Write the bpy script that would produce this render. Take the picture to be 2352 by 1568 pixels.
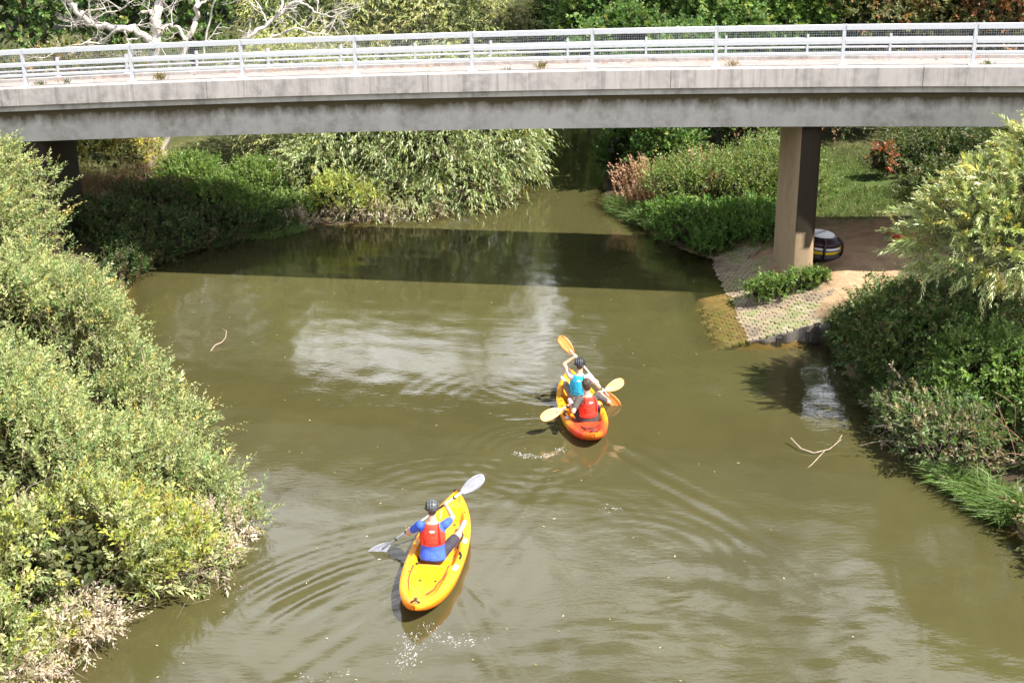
import bpy, bmesh, math, random
import numpy as np
from mathutils import Vector, Matrix
R = math.radians
random.seed(7); rng = np.random.default_rng(11)
scn = bpy.context.scene
for o in list(bpy.data.objects): bpy.data.objects.remove(o)
col = scn.collection

# ------------------------------------------------------------------ camera
cam_d = bpy.data.cameras.new("camera"); cam = bpy.data.objects.new("camera", cam_d); col.objects.link(cam)
cam_d.sensor_width = 36.0; cam_d.lens = 36.0 * 3100 / 2352; cam_d.clip_start = 0.1; cam_d.clip_end = 2000
cam.location = (0, 0, 10.3)
_p = math.atan(1134 / 3100)
fwd = Vector((0, math.cos(_p), -math.sin(_p))); up0 = Vector((0, math.sin(_p), math.cos(_p)))
_r = R(0.5)
rt = math.cos(_r) * Vector((1, 0, 0)) - math.sin(_r) * up0; up = math.cos(_r) * up0 + math.sin(_r) * Vector((1, 0, 0))
cam.rotation_euler = Matrix((rt, up, -fwd)).transposed().to_euler()
scn.camera = cam

# ------------------------------------------------------------------ sky and sun
SUN_EL = 54.0
sun_h = Vector((0.902, -0.432, 0)).normalized()            # horizontal direction towards the sun
sun_dir = Vector((sun_h.x * math.cos(R(SUN_EL)), sun_h.y * math.cos(R(SUN_EL)), math.sin(R(SUN_EL))))
W = bpy.data.worlds.new("World"); scn.world = W; W.use_nodes = True
nt = W.node_tree; nt.nodes.clear()
def wn(t, **k):
    n = nt.nodes.new(t)
    for a, b in k.items(): setattr(n, a, b)
    return n
sky = wn('ShaderNodeTexSky', sky_type='NISHITA'); sky.sun_disc = False
sky.sun_elevation = R(SUN_EL); sky.sun_rotation = math.atan2(sun_h.x, sun_h.y)
sky.air_density = 1.0; sky.dust_density = 1.5
tc = wn('ShaderNodeTexCoord'); mp = wn('ShaderNodeMapping'); mp.inputs['Scale'].default_value = (1, 1, 2.2); mp.inputs['Location'].default_value = (13.6, 7.2, 2.96)
no = wn('ShaderNodeTexNoise'); no.inputs['Scale'].default_value = 1.9; no.inputs['Detail'].default_value = 6; no.inputs['Roughness'].default_value = .55
rp = wn('ShaderNodeValToRGB'); rp.color_ramp.elements[0].position = .52; rp.color_ramp.elements[1].position = .60
# cumulus banks stand thick towards the horizon all round, open blue overhead
sx = wn('ShaderNodeSeparateXYZ'); el = wn('ShaderNodeMapRange'); el.inputs[1].default_value = .45; el.inputs[2].default_value = .75; el.inputs[3].default_value = .08; el.inputs[4].default_value = -.12
ad = wn('ShaderNodeMath', operation='ADD')
mx = wn('ShaderNodeMix', data_type='RGBA'); mx.inputs[7].default_value = (29.0, 29.6, 31.5, 1)
bg = wn('ShaderNodeBackground'); bg.inputs['Strength'].default_value = 0.05
ou = wn('ShaderNodeOutputWorld')
L = nt.links.new
L(tc.outputs['Generated'], mp.inputs['Vector']); L(mp.outputs[0], no.inputs['Vector']); L(tc.outputs['Generated'], sx.inputs[0]); L(sx.outputs[2], el.inputs[0])
L(no.outputs['Fac'], ad.inputs[0]); L(el.outputs[0], ad.inputs[1]); L(ad.outputs[0], rp.inputs[0])
L(rp.outputs[0], mx.inputs[0]); L(sky.outputs[0], mx.inputs[6]); L(mx.outputs[2], bg.inputs[0]); L(bg.outputs[0], ou.inputs[0])
sd_ = bpy.data.lights.new("sun", 'SUN'); sd_.energy = 4.7; sd_.angle = R(0.53); sd_.color = (1.0, 0.95, 0.86)
sun = bpy.data.objects.new("sun", sd_); col.objects.link(sun)
sun.rotation_euler = sun_dir.to_track_quat('Z', 'Y').to_euler(); sun.location = (30, -10, 40)
scn.view_settings.view_transform = 'Standard'; scn.view_settings.look = 'None'
scn.view_settings.gamma = 1.0; scn.view_settings.exposure = 1.35; scn.view_settings.use_curve_mapping = False
scn.render.engine = 'CYCLES'
scn.cycles.use_denoising = True
scn.cycles.max_bounces = 8; scn.cycles.diffuse_bounces = 3; scn.cycles.glossy_bounces = 3
scn.cycles.transmission_bounces = 4; scn.cycles.transparent_max_bounces = 8
scn.cycles.caustics_reflective = False; scn.cycles.caustics_refractive = False

# ------------------------------------------------------------------ object helpers
def tag(o, label=None, cat=None, group=None, kind=None):
    if label: o['label'] = label
    if cat: o['category'] = cat
    if group: o['group'] = group
    if kind: o['kind'] = kind
    return o
def empty(name, loc=(0, 0, 0), rot=(0, 0, 0)):
    o = bpy.data.objects.new(name, None); col.objects.link(o); o.location = loc; o.rotation_euler = rot
    o.empty_display_size = .2
    return o
def link(name, me, parent=None, loc=None, rot=None):
    o = bpy.data.objects.new(name, me); col.objects.link(o)
    if parent is not None: o.parent = parent
    if loc is not None: o.location = loc
    if rot is not None: o.rotation_euler = rot
    return o
def npmesh(name, V, F, mat=None, tint=None, smooth=False, fmat=None, vtint=None, mats=None):
    """V (n,3), F (m,k) all faces with k corners"""
    V = np.ascontiguousarray(V, dtype=np.float32); F = np.ascontiguousarray(F, dtype=np.int32)
    me = bpy.data.meshes.new(name); m, k = F.shape
    me.vertices.add(len(V)); me.vertices.foreach_set('co', V.ravel())
    me.loops.add(m * k); me.loops.foreach_set('vertex_index', F.ravel())
    me.polygons.add(m)
    me.polygons.foreach_set('loop_start', np.arange(0, m * k, k, dtype=np.int32))
    me.polygons.foreach_set('loop_total', np.full(m, k, dtype=np.int32))
    if smooth: me.polygons.foreach_set('use_smooth', np.ones(m, dtype=bool))
    for mm in (mats or ([mat] if mat else [])): me.materials.append(mm)
    if fmat is not None: me.polygons.foreach_set('material_index', np.asarray(fmat, dtype=np.int32))
    me.update(calc_edges=True)
    if tint is not None:
        a = me.attributes.new('tint', 'FLOAT_COLOR', 'FACE')
        c = np.ones((m, 4), np.float32); c[:, :3] = tint; a.data.foreach_set('color', c.ravel())
    if vtint is not None:
        a = me.attributes.new('tint', 'FLOAT_COLOR', 'POINT')
        c = np.ones((len(V), 4), np.float32); c[:, :3] = vtint; a.data.foreach_set('color', c.ravel())
    return me
class MB:
    """collects boxes, tubes and lofts into one mesh"""
    def __init__(s): s.v = []; s.f = []; s.n = 0; s.sm = []
    def add(s, V, F, smooth=True):
        V = [tuple(map(float, p)) for p in V]
        s.v += V; s.f += [tuple(int(i) + s.n for i in f) for f in F]; s.sm += [smooth] * len(F); s.n += len(V); return s
    def box(s, c, d, M=None, bev=0):
        x, y, z = d[0] / 2, d[1] / 2, d[2] / 2
        if bev > 0:
            b = bev; V = []
            for sx in (-1, 1):
                for sy in (-1, 1):
                    for sz in (-1, 1):
                        V += [(sx * (x - b), sy * (y - b), sz * z), (sx * (x - b), sy * y, sz * (z - b)), (sx * x, sy * (y - b), sz * (z - b))]
            bm = bmesh.new(); vs = [bm.verts.new(v) for v in V]; r = bmesh.ops.convex_hull(bm, input=vs); bm.verts.index_update()
            V = [v.co.copy() for v in bm.verts]; F = [[v.index for v in f.verts] for f in bm.faces]; bm.free()
        else:
            V = [(-x, -y, -z), (x, -y, -z), (x, y, -z), (-x, y, -z), (-x, -y, z), (x, -y, z), (x, y, z), (-x, y, z)]
            F = [(0, 3, 2, 1), (4, 5, 6, 7), (0, 1, 5, 4), (1, 2, 6, 5), (2, 3, 7, 6), (3, 0, 4, 7)]
        c = Vector(c)
        V = [(M @ Vector(v) if M else Vector(v)) + c for v in V]
        return s.add(V, F, False)
    def tube(s, pts, rad, n=8, cap=True):
        pts = [Vector(p) for p in pts]; k = len(pts)
        rad = [rad] * k if np.isscalar(rad) else list(rad)
        V = []; ref = None
        for i, p in enumerate(pts):
            t = (pts[min(i + 1, k - 1)] - pts[max(i - 1, 0)])
            t = t.normalized() if t.length > 1e-9 else Vector((0, 0, 1))
            if ref is None:
                ref = Vector((0, 0, 1)) if abs(t.z) < .9 else Vector((1, 0, 0))
            a = t.cross(ref).normalized(); b = a.cross(t).normalized(); ref = b
            for j in range(n):
                q = 2 * math.pi * j / n
                V.append(p + (a * math.cos(q) + b * math.sin(q)) * rad[i])
        F = [(i * n + j, i * n + (j + 1) % n, (i + 1) * n + (j + 1) % n, (i + 1) * n + j) for i in range(k - 1) for j in range(n)]
        if cap: F += [tuple(range(n))[::-1], tuple(range((k - 1) * n, k * n))]
        return s.add(V, F)
    def loft(s, secs, n=20):
        """secs: (centre, axis_a*ra, axis_b*rb) closed rings"""
        V = []
        for c, a, b in secs:
            for j in range(n):
                q = 2 * math.pi * j / n; V.append(Vector(c) + Vector(a) * math.cos(q) + Vector(b) * math.sin(q))
        k = len(secs)
        F = [(i * n + j, i * n + (j + 1) % n, (i + 1) * n + (j + 1) % n, (i + 1) * n + j) for i in range(k - 1) for j in range(n)]
        F += [tuple(range(n))[::-1], tuple(range((k - 1) * n, k * n))]
        return s.add(V, F)
    def ell(s, c, rx, ry, rz, M=None, nu=16, nv=10, v0=-90, v1=90):
        secs = []
        M = M or Matrix.Identity(3)
        for i in range(nv + 1):
            q = R(v0 + (v1 - v0) * i / nv); cq = max(math.cos(q), 1e-3)
            secs.append((Vector(c) + M @ Vector((0, 0, rz * math.sin(q))), M @ Vector((rx * cq, 0, 0)), M @ Vector((0, ry * cq, 0))))
        return s.loft(secs, nu)
    def cone(s, a, b, r1, r2, n=14):
        """capsule with two radii"""
        a = Vector(a); b = Vector(b); t = b - a
        t = t.normalized() if t.length > 1e-6 else Vector((0, 0, 1))
        u = t.orthogonal().normalized(); w = t.cross(u); secs = []
        for i in range(5):
            q = -math.pi / 2 + i * math.pi / 8; rr = max(r1 * math.cos(q), 1e-3); secs.append((a + t * r1 * math.sin(q), u * rr, w * rr))
        for i in range(5):
            q = i * math.pi / 8; rr = max(r2 * math.cos(q), 1e-3); secs.append((b + t * r2 * math.sin(q), u * rr, w * rr))
        return s.loft(secs, n)
    def mesh(s, name, mat=None):
        me = bpy.data.meshes.new(name); me.from_pydata(s.v, [], s.f); me.update()
        me.polygons.foreach_set('use_smooth', s.sm)
        if mat: me.materials.append(mat)
        return me
    def build(s, name, mat, parent=None, loc=None, rot=None): return link(name, s.mesh(name, mat), parent, loc, rot)
def remesh(mb, name, mat, vox, smooth=4, origin=(0, 0, 0)):
    """fuses overlapping closed shapes into one continuous surface"""
    me = mb.mesh(name); o = bpy.data.objects.new(name, me); col.objects.link(o)
    m = o.modifiers.new('r', 'REMESH'); m.mode = 'VOXEL'; m.voxel_size = vox; m.use_smooth_shade = True
    s = o.modifiers.new('s', 'SMOOTH'); s.factor = .5; s.iterations = smooth
    dg = bpy.context.evaluated_depsgraph_get(); dg.update()
    me2 = bpy.data.meshes.new_from_object(o.evaluated_get(dg))
    bpy.data.objects.remove(o); bpy.data.meshes.remove(me)
    me2.transform(Matrix.Translation(-Vector(origin))); me2.materials.clear()
    if mat: me2.materials.append(mat)
    me2.polygons.foreach_set('use_smooth', [True] * len(me2.polygons)); me2.update(); me2.name = name
    return me2

# ------------------------------------------------------------------ materials
def mat(name):
    m = bpy.data.materials.new(name); m.use_nodes = True; t = m.node_tree
    b = t.nodes['Principled BSDF']; return m, t, b
def N(t, kind, **k):
    n = t.nodes.new(kind)
    for a, v in k.items(): setattr(n, a, v)
    return n
def noise(t, scale, detail=4, rough=.55, coord='Object', stretch=None):
    tc = N(t, 'ShaderNodeTexCoord'); n = N(t, 'ShaderNodeTexNoise')
    n.inputs['Scale'].default_value = scale; n.inputs['Detail'].default_value = detail; n.inputs['Roughness'].default_value = rough
    if stretch:
        mp = N(t, 'ShaderNodeMapping'); mp.inputs['Scale'].default_value = stretch
        t.links.new(tc.outputs[coord], mp.inputs[0]); t.links.new(mp.outputs[0], n.inputs['Vector'])
    else: t.links.new(tc.outputs[coord], n.inputs['Vector'])
    return n.outputs['Fac']
def ramp(t, fac, stops):
    r = N(t, 'ShaderNodeValToRGB'); e = r.color_ramp.elements
    while len(e) < len(stops): e.new(.5)
    for i, (p, c) in enumerate(stops):
        e[i].position = p; e[i].color = (*c, 1) if len(c) == 3 else c
    t.links.new(fac, r.inputs[0]); return r.outputs[0]
def mixc(t, fac, a, b, mode='MIX'):
    m = N(t, 'ShaderNodeMix', data_type='RGBA', blend_type=mode)
    for s, v in ((0, fac), (6, a), (7, b)):
        if isinstance(v, (int, float)): m.inputs[s].default_value = v
        elif isinstance(v, tuple): m.inputs[s].default_value = (*v, 1)
        else: t.links.new(v, m.inputs[s])
    return m.outputs[2]
def math_(t, op, a, b=None):
    m = N(t, 'ShaderNodeMath', operation=op)
    for i, v in ((0, a), (1, b)):
        if v is None: continue
        if isinstance(v, (int, float)): m.inputs[i].default_value = v
        else: t.links.new(v, m.inputs[i])
    return m.outputs[0]
def bump(t, b, h, strength=.3, dist=.02):
    n = N(t, 'ShaderNodeBump'); n.inputs['Strength'].default_value = strength; n.inputs['Distance'].default_value = dist
    t.links.new(h, n.inputs['Height']); t.links.new(n.outputs[0], b.inputs['Normal'])
def plain(name, c, rough=.5, metal=0.0, var=.12, scale=6, spec=.5, bmp=0):
    m, t, b = mat(name)
    lo = tuple(max(0, x * (1 - var)) for x in c); hi = tuple(x * (1 + var) for x in c)
    f = noise(t, scale); t.links.new(ramp(t, f, [(.3, lo), (.7, hi)]), b.inputs['Base Color'])
    b.inputs['Roughness'].default_value = rough; b.inputs['Metallic'].default_value = metal; b.inputs['Specular IOR Level'].default_value = spec
    if bmp: bump(t, b, noise(t, scale * 6), bmp, .01)
    return m
def leafmat(name, trans=.35, rough=.5, spec=.35, warm=(1.25, 1.2, .55)):
    m, t, b = mat(name)
    at = N(t, 'ShaderNodeAttribute', attribute_name='tint')
    t.links.new(at.outputs['Color'], b.inputs['Base Color']); b.inputs['Roughness'].default_value = rough; b.inputs['Specular IOR Level'].default_value = spec
    tr = N(t, 'ShaderNodeBsdfTranslucent'); t.links.new(mixc(t, 1.0, at.outputs['Color'], warm, 'MULTIPLY'), tr.inputs['Color'])
    ms = N(t, 'ShaderNodeMixShader'); ms.inputs[0].default_value = trans
    t.links.new(b.outputs[0], ms.inputs[1]); t.links.new(tr.outputs[0], ms.inputs[2])
    t.links.new(ms.outputs[0], t.nodes['Material Output'].inputs['Surface'])
    return m
M_leaf = leafmat('leaf'); M_leaf_glossy = leafmat('leaf glossy', .3, .38, .5); M_grass = leafmat('grass blade', .35, .5, .3)
def concrete(name, base, dark, moss_shade=None, streak=True, moss_z=None):
    m, t, b = mat(name)
    f1 = noise(t, 1.3, 5, .6, stretch=(1, 1, .35)); f2 = noise(t, 5.0, 6, .65)
    c = ramp(t, f1, [(.32, dark), (.62, base)])
    c = mixc(t, ramp(t, f2, [(.35, (0, 0, 0)), (.75, (1, 1, 1))]), c, tuple(x * 1.12 for x in base))
    if streak:
        f3 = noise(t, 3.2, 5, .6, stretch=(2.6, 2.6, .16)); s = ramp(t, f3, [(.5, (0, 0, 0)), (.72, (1, 1, 1))])
        c = mixc(t, math_(t, 'MULTIPLY', s, .5), c, tuple(x * .62 for x in dark))
        f4 = noise(t, 4.5, 4, .7, stretch=(3.2, 3.2, .12)); s4 = ramp(t, f4, [(.60, (0, 0, 0)), (.72, (1, 1, 1))])
        c = mixc(t, math_(t, 'MULTIPLY', s4, .6), c, tuple(min(.62, x * 1.5) for x in base))
    if moss_shade:
        at = N(t, 'ShaderNodeAttribute', attribute_name='tint')
        f5 = noise(t, 2.4, 6, .7, stretch=(1.2, 1.2, .5))
        k = ramp(t, math_(t, 'ADD', math_(t, 'MULTIPLY', at.outputs['Fac'], .8), math_(t, 'MULTIPLY', f5, .5)), [(.54, (0, 0, 0)), (.80, (1, 1, 1))])
        c = mixc(t, k, c, moss_shade)
    t.links.new(c, b.inputs['Base Color']); b.inputs['Roughness'].default_value = .88; b.inputs['Specular IOR Level'].default_value = .25
    bump(t, b, f2, .25, .012)
    return m
# ------------------------------------------------------------------ ground and river
LEFT = [(-8.5, -40), (-7.6, 0), (-6.9, 10), (-6.4, 15), (-6.2, 16.6), (-5.6, 18), (-5.3, 19.6), (-5.9, 21.8), (-7.3, 25.3), (-9.0, 29.7), (-9.9, 33.1), (-9.3, 34.9), (-7.4, 37.0), (-5.2, 38.1), (-2.4, 39.0), (-1.1, 39.9), (.5, 42.6), (1.1, 47.9), (1.3, 52), (2.6, 56), (6, 60), (12, 62)]
RIGHT = [(14, 58), (8, 56.5), (5, 54), (3.9, 51), (3.56, 47.8), (3.0, 43), (2.9, 39.9), (3.8, 37.3), (4.56, 35.4), (5.2, 34.3), (5.25, 31.6), (5.35, 28.05), (6.9, 27.95), (7.0, 26.2), (6.95, 23.9), (7.5, 22), (7.85, 20), (8.05, 18.5), (8.5, 15), (9, 10), (9.5, 0), (10.5, -40)]
POLY = np.array(LEFT + RIGHT, float)
def sdist(x, y):
    """signed distance to the water's edge, positive on land"""
    x = np.asarray(x, float); y = np.asarray(y, float); d = np.full(x.shape, 1e9); ins = np.zeros(x.shape, bool)
    n = len(POLY)
    for i in range(n):
        a = POLY[i]; b = POLY[(i + 1) % n]; e = b - a; l2 = e @ e
        t = np.clip(((x - a[0]) * e[0] + (y - a[1]) * e[1]) / l2, 0, 1)
        d = np.minimum(d, np.hypot(x - a[0] - t * e[0], y - a[1] - t * e[1]))
        c = ((a[1] > y) != (b[1] > y)); den = e[1] if abs(e[1]) > 1e-12 else 1e-12
        ins ^= c & (x < e[0] * (y - a[1]) / den + a[0])
    return np.where(ins, -d, d)
_K = rng.normal(size=(24, 3)); _K /= np.linalg.norm(_K, axis=1)[:, None]; _PH = rng.uniform(0, 6.28, 24)
def snoise(P, freq=1.0):
    """cheap smooth noise in [-1,1]"""
    P = np.asarray(P, float); o = np.zeros(P.shape[:-1])
    for i in range(24):
        f = freq * (.6 + (i % 8) * .35); o += np.sin(P @ (_K[i] * f) * 2 + _PH[i]) / (1 + (i % 8) * .25)
    return np.clip(o / 6.0, -1, 1)
def ground_z(x, y):
    x = np.asarray(x, float); y = np.asarray(y, float); d = sdist(x, y)
    land = np.where(d < 2.2, .27 * d, .594 + .07 * (d - 2.2)); land = np.minimum(land, 1.7 + .004 * np.maximum(d, 0))
    land = land + .05 * snoise(np.stack([x, y, 0 * x], -1), .5) * np.clip(d, 0, 1)
    wet = np.maximum(d * .75, -1.3)
    z = np.where(d > 0, land, wet)
    rampz = .27 * (x - 5.25) - np.where(x < 5.2, .016, .05)
    inr = np.clip((y - 28.0) / .06, 0, 1) * np.clip((34.9 - y) / .6, 0, 1) * np.clip((x - 4.40) / .08, 0, 1) * np.clip((7.9 - x) / .7, 0, 1)
    z = z * (1 - inr) + rampz * inr
    # sandy shelf beside the pier, a little above the paving
    sh = np.exp(-(((x - 8.6) / 1.7) ** 2 + ((y - 31.2) / 2.6) ** 2)); z = z + .10 * sh * (1 + .5 * snoise(np.stack([x, y, 0 * x], -1), 2.2))
    far = np.clip((y - 75) / 200, 0, 1); return z + far * 6
def axis_(fine0, fine1, step, lo, hi, grow=1.22):
    a = list(np.arange(fine0, fine1 + 1e-6, step)); s = step
    while a[-1] < hi: s *= grow; a.append(a[-1] + s)
    s = step; b = []
    x = fine0
    while x > lo: s *= grow; x -= s; b.append(x)
    return np.array(b[::-1] + a)
def grid(xs, ys):
    X, Y = np.meshgrid(xs, ys); nx, ny = len(xs), len(ys)
    i = np.arange(nx * ny).reshape(ny, nx)
    F = np.stack([i[:-1, :-1], i[:-1, 1:], i[1:, 1:], i[1:, :-1]], -1).reshape(-1, 4)
    return X.ravel(), Y.ravel(), F
gx, gy, gF = grid(axis_(-13, 13, .2, -400, 400), axis_(12, 45, .2, -60, 700))
gz = ground_z(gx, gy); gd = sdist(gx, gy)
soil = np.array((.085, .062, .042)); sand = np.array((.42, .285, .175)); grass = np.array((.075, .115, .03)); leafy = np.array((.075, .085, .032))
P3 = np.stack([gx, gy, 0 * gx], -1); n1 = snoise(P3, .8); n2 = snoise(P3 + 9, 2.2)
c = np.repeat(soil[None], len(gx), 0)
def lay(c, colr, k): k = np.clip(k, 0, 1)[:, None]; return c * (1 - k) + colr * k
c = lay(c, leafy, (gd - .8) * .7 + n1 * .3)
c = lay(c, sand, 1.6 * np.exp(-((np.abs(gx - 8.3) / 2.6) ** 4 + (np.abs(gy - 31.6) / 3.0) ** 4)) + .35 * n2 - .15)
c = lay(c, sand * np.array((.62, .55, .5)), .9 * np.exp(-((np.abs(gx - 9.3) / 1.8) ** 4 + (np.abs(gy - 34.2) / 1.6) ** 4)) + .3 * n2 - .1)
c = lay(c, grass, 1.7 * np.exp(-((np.abs(gx - 9.9) / 1.7) ** 4 + (np.abs(gy - 39.0) / 3.3) ** 4)) + .8 * n2 - .35)
c = lay(c, np.array((.20, .145, .055)), (gd < .02) * 1.0)
c = lay(c, np.array((.38, .30, .19)), ((gd < .1) & (gx > 4.3) & (gy > 28) & (gy < 34.5)) * 1.0)
m_g, t, b = mat('ground'); at = N(t, 'ShaderNodeAttribute', attribute_name='tint')
f = noise(t, 3.5, 6, .7); f2 = noise(t, 22, 4, .7)
cc = mixc(t, .75, at.outputs['Color'], ramp(t, f, [(.3, (.5, .5, .5)), (.72, (1.25, 1.2, 1.15))]), 'MULTIPLY')
cc = mixc(t, .45, cc, ramp(t, f2, [(.35, (.55, .55, .55)), (.65, (1.2, 1.2, 1.2))]), 'MULTIPLY')
t.links.new(cc, b.inputs['Base Color']); b.inputs['Roughness'].default_value = .95; b.inputs['Specular IOR Level'].default_value = .15
bump(t, b, f2, .5, .03)
tag(link('ground', npmesh('ground', np.stack([gx, gy, gz], -1), gF, m_g, vtint=c, smooth=True)), 'sloping river banks of soil, sand and grass on both sides', 'ground', kind='structure')

def waves(x, y):
    h = np.zeros_like(x); r2 = np.random.default_rng(5)
    for i in range(16):                                             # small random chop
        lam = r2.uniform(.28, 1.1); q = r2.uniform(0, math.pi); a = .0008 * lam
        h += a * np.sin((x * math.cos(q) + y * math.sin(q)) * 2 * math.pi / lam + r2.uniform(0, 6.28) + .8 * np.sin(x * .7 + i) + .8 * np.sin(y * .5 + 2 * i))
    P = np.stack([x, y, 0 * x], -1); wob = snoise(P, .9) * .35 + snoise(P, .35) * .5; patch = np.clip(.55 + 1.1 * snoise(P + 3.3, .55), .08, 1)
    def rings(cx, cy, lam, amp, r0, r1, ang=None, width=.8, soft=.6, sx=1.0):
        dx = (x - cx) * sx; dy = y - cy; r = np.hypot(dx, dy); env = np.clip((r - r0) / soft, 0, 1) * np.clip((r1 - r) / soft, 0, 1)
        if ang is not None:
            th = np.angle(np.exp(1j * (np.arctan2(dy, dx) - ang))); env = env * np.exp(-(th / width) ** 2)
        return amp * env * patch * np.sin(2 * math.pi * (r / lam) + wob * 2.8)
    h += rings(-.4, 15.0, .40, .0120, 2.2, 5.9, R(140), .62)         # wake of the near kayak, bank side
    h += rings(-.6, 14.6, .62, .0050, 2.0, 6.5, R(132), .8)
    h += rings(-1.6, 17.0, .33, .0035, 1.0, 4.2, R(-150), .9)
    h += rings(-1.0, 20.0, .30, .0018, .3, 2.6)
    h += rings(.9, 19.4, .26, .0020, .3, 1.9)                        # paddle eddies between the boats
    h += rings(1.7, 18.2, .28, .0022, .4, 2.3)
    h += rings(.35, 22.3, .28, .0026, .2, 1.9)
    h += rings(.2, 24.6, .34, .0014, .8, 3.0, R(170), .8)            # far kayak's bow wave
    h += rings(1.8, 25.3, .32, .0018, .6, 3.0, R(40), .9)
    h += rings(1.2, 26.6, .24, .0010, .3, 2.8, None)
    for cx, cy, hd in ((1.35, 23.2, math.radians(96)), (-1.15, 18.2, math.radians(82))):   # V wakes
        dx = x - cx; dy = y - cy; a = -(dx * math.cos(hd) + dy * math.sin(hd)); bb = -dx * math.sin(hd) + dy * math.cos(hd)
        env = np.clip(a / .8, 0, 1) * np.exp(-(a / 5.0) ** 2) * np.exp(-((np.abs(bb) - .36 * a - .25) / .45) ** 2)
        h += .0065 * env * np.sin(2 * math.pi * (np.abs(bb) * .83 - a * .50) / .42 + wob * 2)
    env = np.exp(-(((x - 2.2) / 4.0) ** 2 + ((y - 16.2) / 2.2) ** 2))
    h += env * (.0055 * np.sin(2 * math.pi * (y + .22 * x) / .85 + wob * 7) + .0022 * np.sin(2 * math.pi * (y * .9 - .35 * x) / .46 + wob * 9)) * (.35 + .65 * patch)
    env = np.exp(-(((x - .3) / 1.9) ** 2 + ((y - 28.5) / 4.0) ** 2))
    h += env * .0007 * np.sin(2 * math.pi * (y + .15 * x) / .34 + wob * 8)
    return h
wx, wy, wF = grid(axis_(-10.5, 11, .055, -30, 40, 1.5), np.concatenate([np.arange(-45, 13, 2.0), np.arange(13, 30, .05), np.arange(30, 40, .09), np.arange(40, 66, .3)]))
cxy = wF[:, [0, 2]]; keep = sdist(wx[cxy].mean(1), wy[cxy].mean(1)) < 1.1
wF = wF[keep]; used = np.unique(wF); ren = np.full(len(wx), -1); ren[used] = np.arange(len(used)); wF = ren[wF]; wx, wy = wx[used], wy[used]
bedz = ground_z(wx, wy); depth = np.clip(-bedz, 0, 5)
turb = np.clip(1 - np.exp(-depth * 5.0), .0, 1)
turb = np.where((wx > 3.6) & (wy > 27.5) & (wy < 35), np.clip(.10 + depth * .8, 0, 1), np.maximum(turb, .45))
m_w, t, b = mat('river water')
at = N(t, 'ShaderNodeAttribute', attribute_name='tint')
fn = noise(t, .35, 4, .6)
mud = ramp(t, fn, [(.3, (.054, .0495, .0195)), (.7, (.066, .0605, .0235))])
dif = N(t, 'ShaderNodeBsdfDiffuse'); t.links.new(mud, dif.inputs['Color'])
tr = N(t, 'ShaderNodeBsdfTransparent'); tr.inputs['Color'].default_value = (.94, .87, .66, 1)
ms = N(t, 'ShaderNodeMixShader'); t.links.new(at.outputs['Fac'], ms.inputs[0]); t.links.new(tr.outputs[0], ms.inputs[1]); t.links.new(dif.outputs[0], ms.inputs[2])
gl = N(t, 'ShaderNodeBsdfGlossy'); gl.inputs['Roughness'].default_value = .03; gl.inputs['Color'].default_value = (1, 1, 1, 1)
fr = N(t, 'ShaderNodeFresnel'); fr.inputs['IOR'].default_value = 1.333
nb = N(t, 'ShaderNodeBump'); nb.inputs['Strength'].default_value = .35; nb.inputs['Distance'].default_value = .010
h1 = noise(t, 5.0, 3, .5, stretch=(1.0, 2.2, 1)); h2 = noise(t, 16, 2, .5, stretch=(1, 1.8, 1))
hh = math_(t, 'ADD', math_(t, 'MULTIPLY', h1, .7), math_(t, 'MULTIPLY', h2, .16)); t.links.new(hh, nb.inputs['Height'])
t.links.new(nb.outputs[0], gl.inputs['Normal']); t.links.new(nb.outputs[0], fr.inputs['Normal'])
m2 = N(t, 'ShaderNodeMixShader'); t.links.new(fr.outputs[0], m2.inputs[0]); t.links.new(ms.outputs[0], m2.inputs[1]); t.links.new(gl.outputs[0], m2.inputs[2])
t.links.new(m2.outputs[0], t.nodes['Material Output'].inputs['Surface']); t.nodes.remove(b)
tag(link('river_water', npmesh('river_water', np.stack([wx, wy, waves(wx, wy)], -1), wF, m_w, vtint=np.repeat(turb[:, None], 3, 1), smooth=True)), 'murky brown green river running under the bridge', 'river', kind='structure')

# ------------------------------------------------------------------ bridge
TH = R(9); BO = Vector((6.2, 30.2, 0)); BU = Vector((math.cos(TH), -math.sin(TH), 0)); BN = Vector((math.sin(TH), math.cos(TH), 0))
def zb(t): return 5.67 + .0255 * t - .0009 * t * t if t < 12 else 5.846 + (t - 12) * .004
def bp(t, d, z): return BO + BU * t + BN * d + Vector((0, 0, zb(t) + z))      # along, away from the camera, height over the parapet sill
M_par = concrete('parapet concrete', (.43, .39, .37), (.20, .185, .18))
M_gird = concrete('girder concrete', (.40, .38, .355), (.20, .185, .16), moss_shade=(.060, .047, .022), streak=False)
M_pier = concrete('pier concrete', (.32, .24, .15), (.24, .175, .105), moss_shade=(.026, .020, .013), streak=False)  # dark mix colour carries both the piers' stain and their painted shade
M_deck = plain('pavement', (.29, .255, .24), .9, var=.18, scale=3, spec=.2, bmp=.2)
bridge = tag(empty('road_bridge', tuple(bp(0, 0, 0))), 'concrete road bridge crossing the river on two slab piers', 'bridge')
O = Vector(bridge.location)
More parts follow.
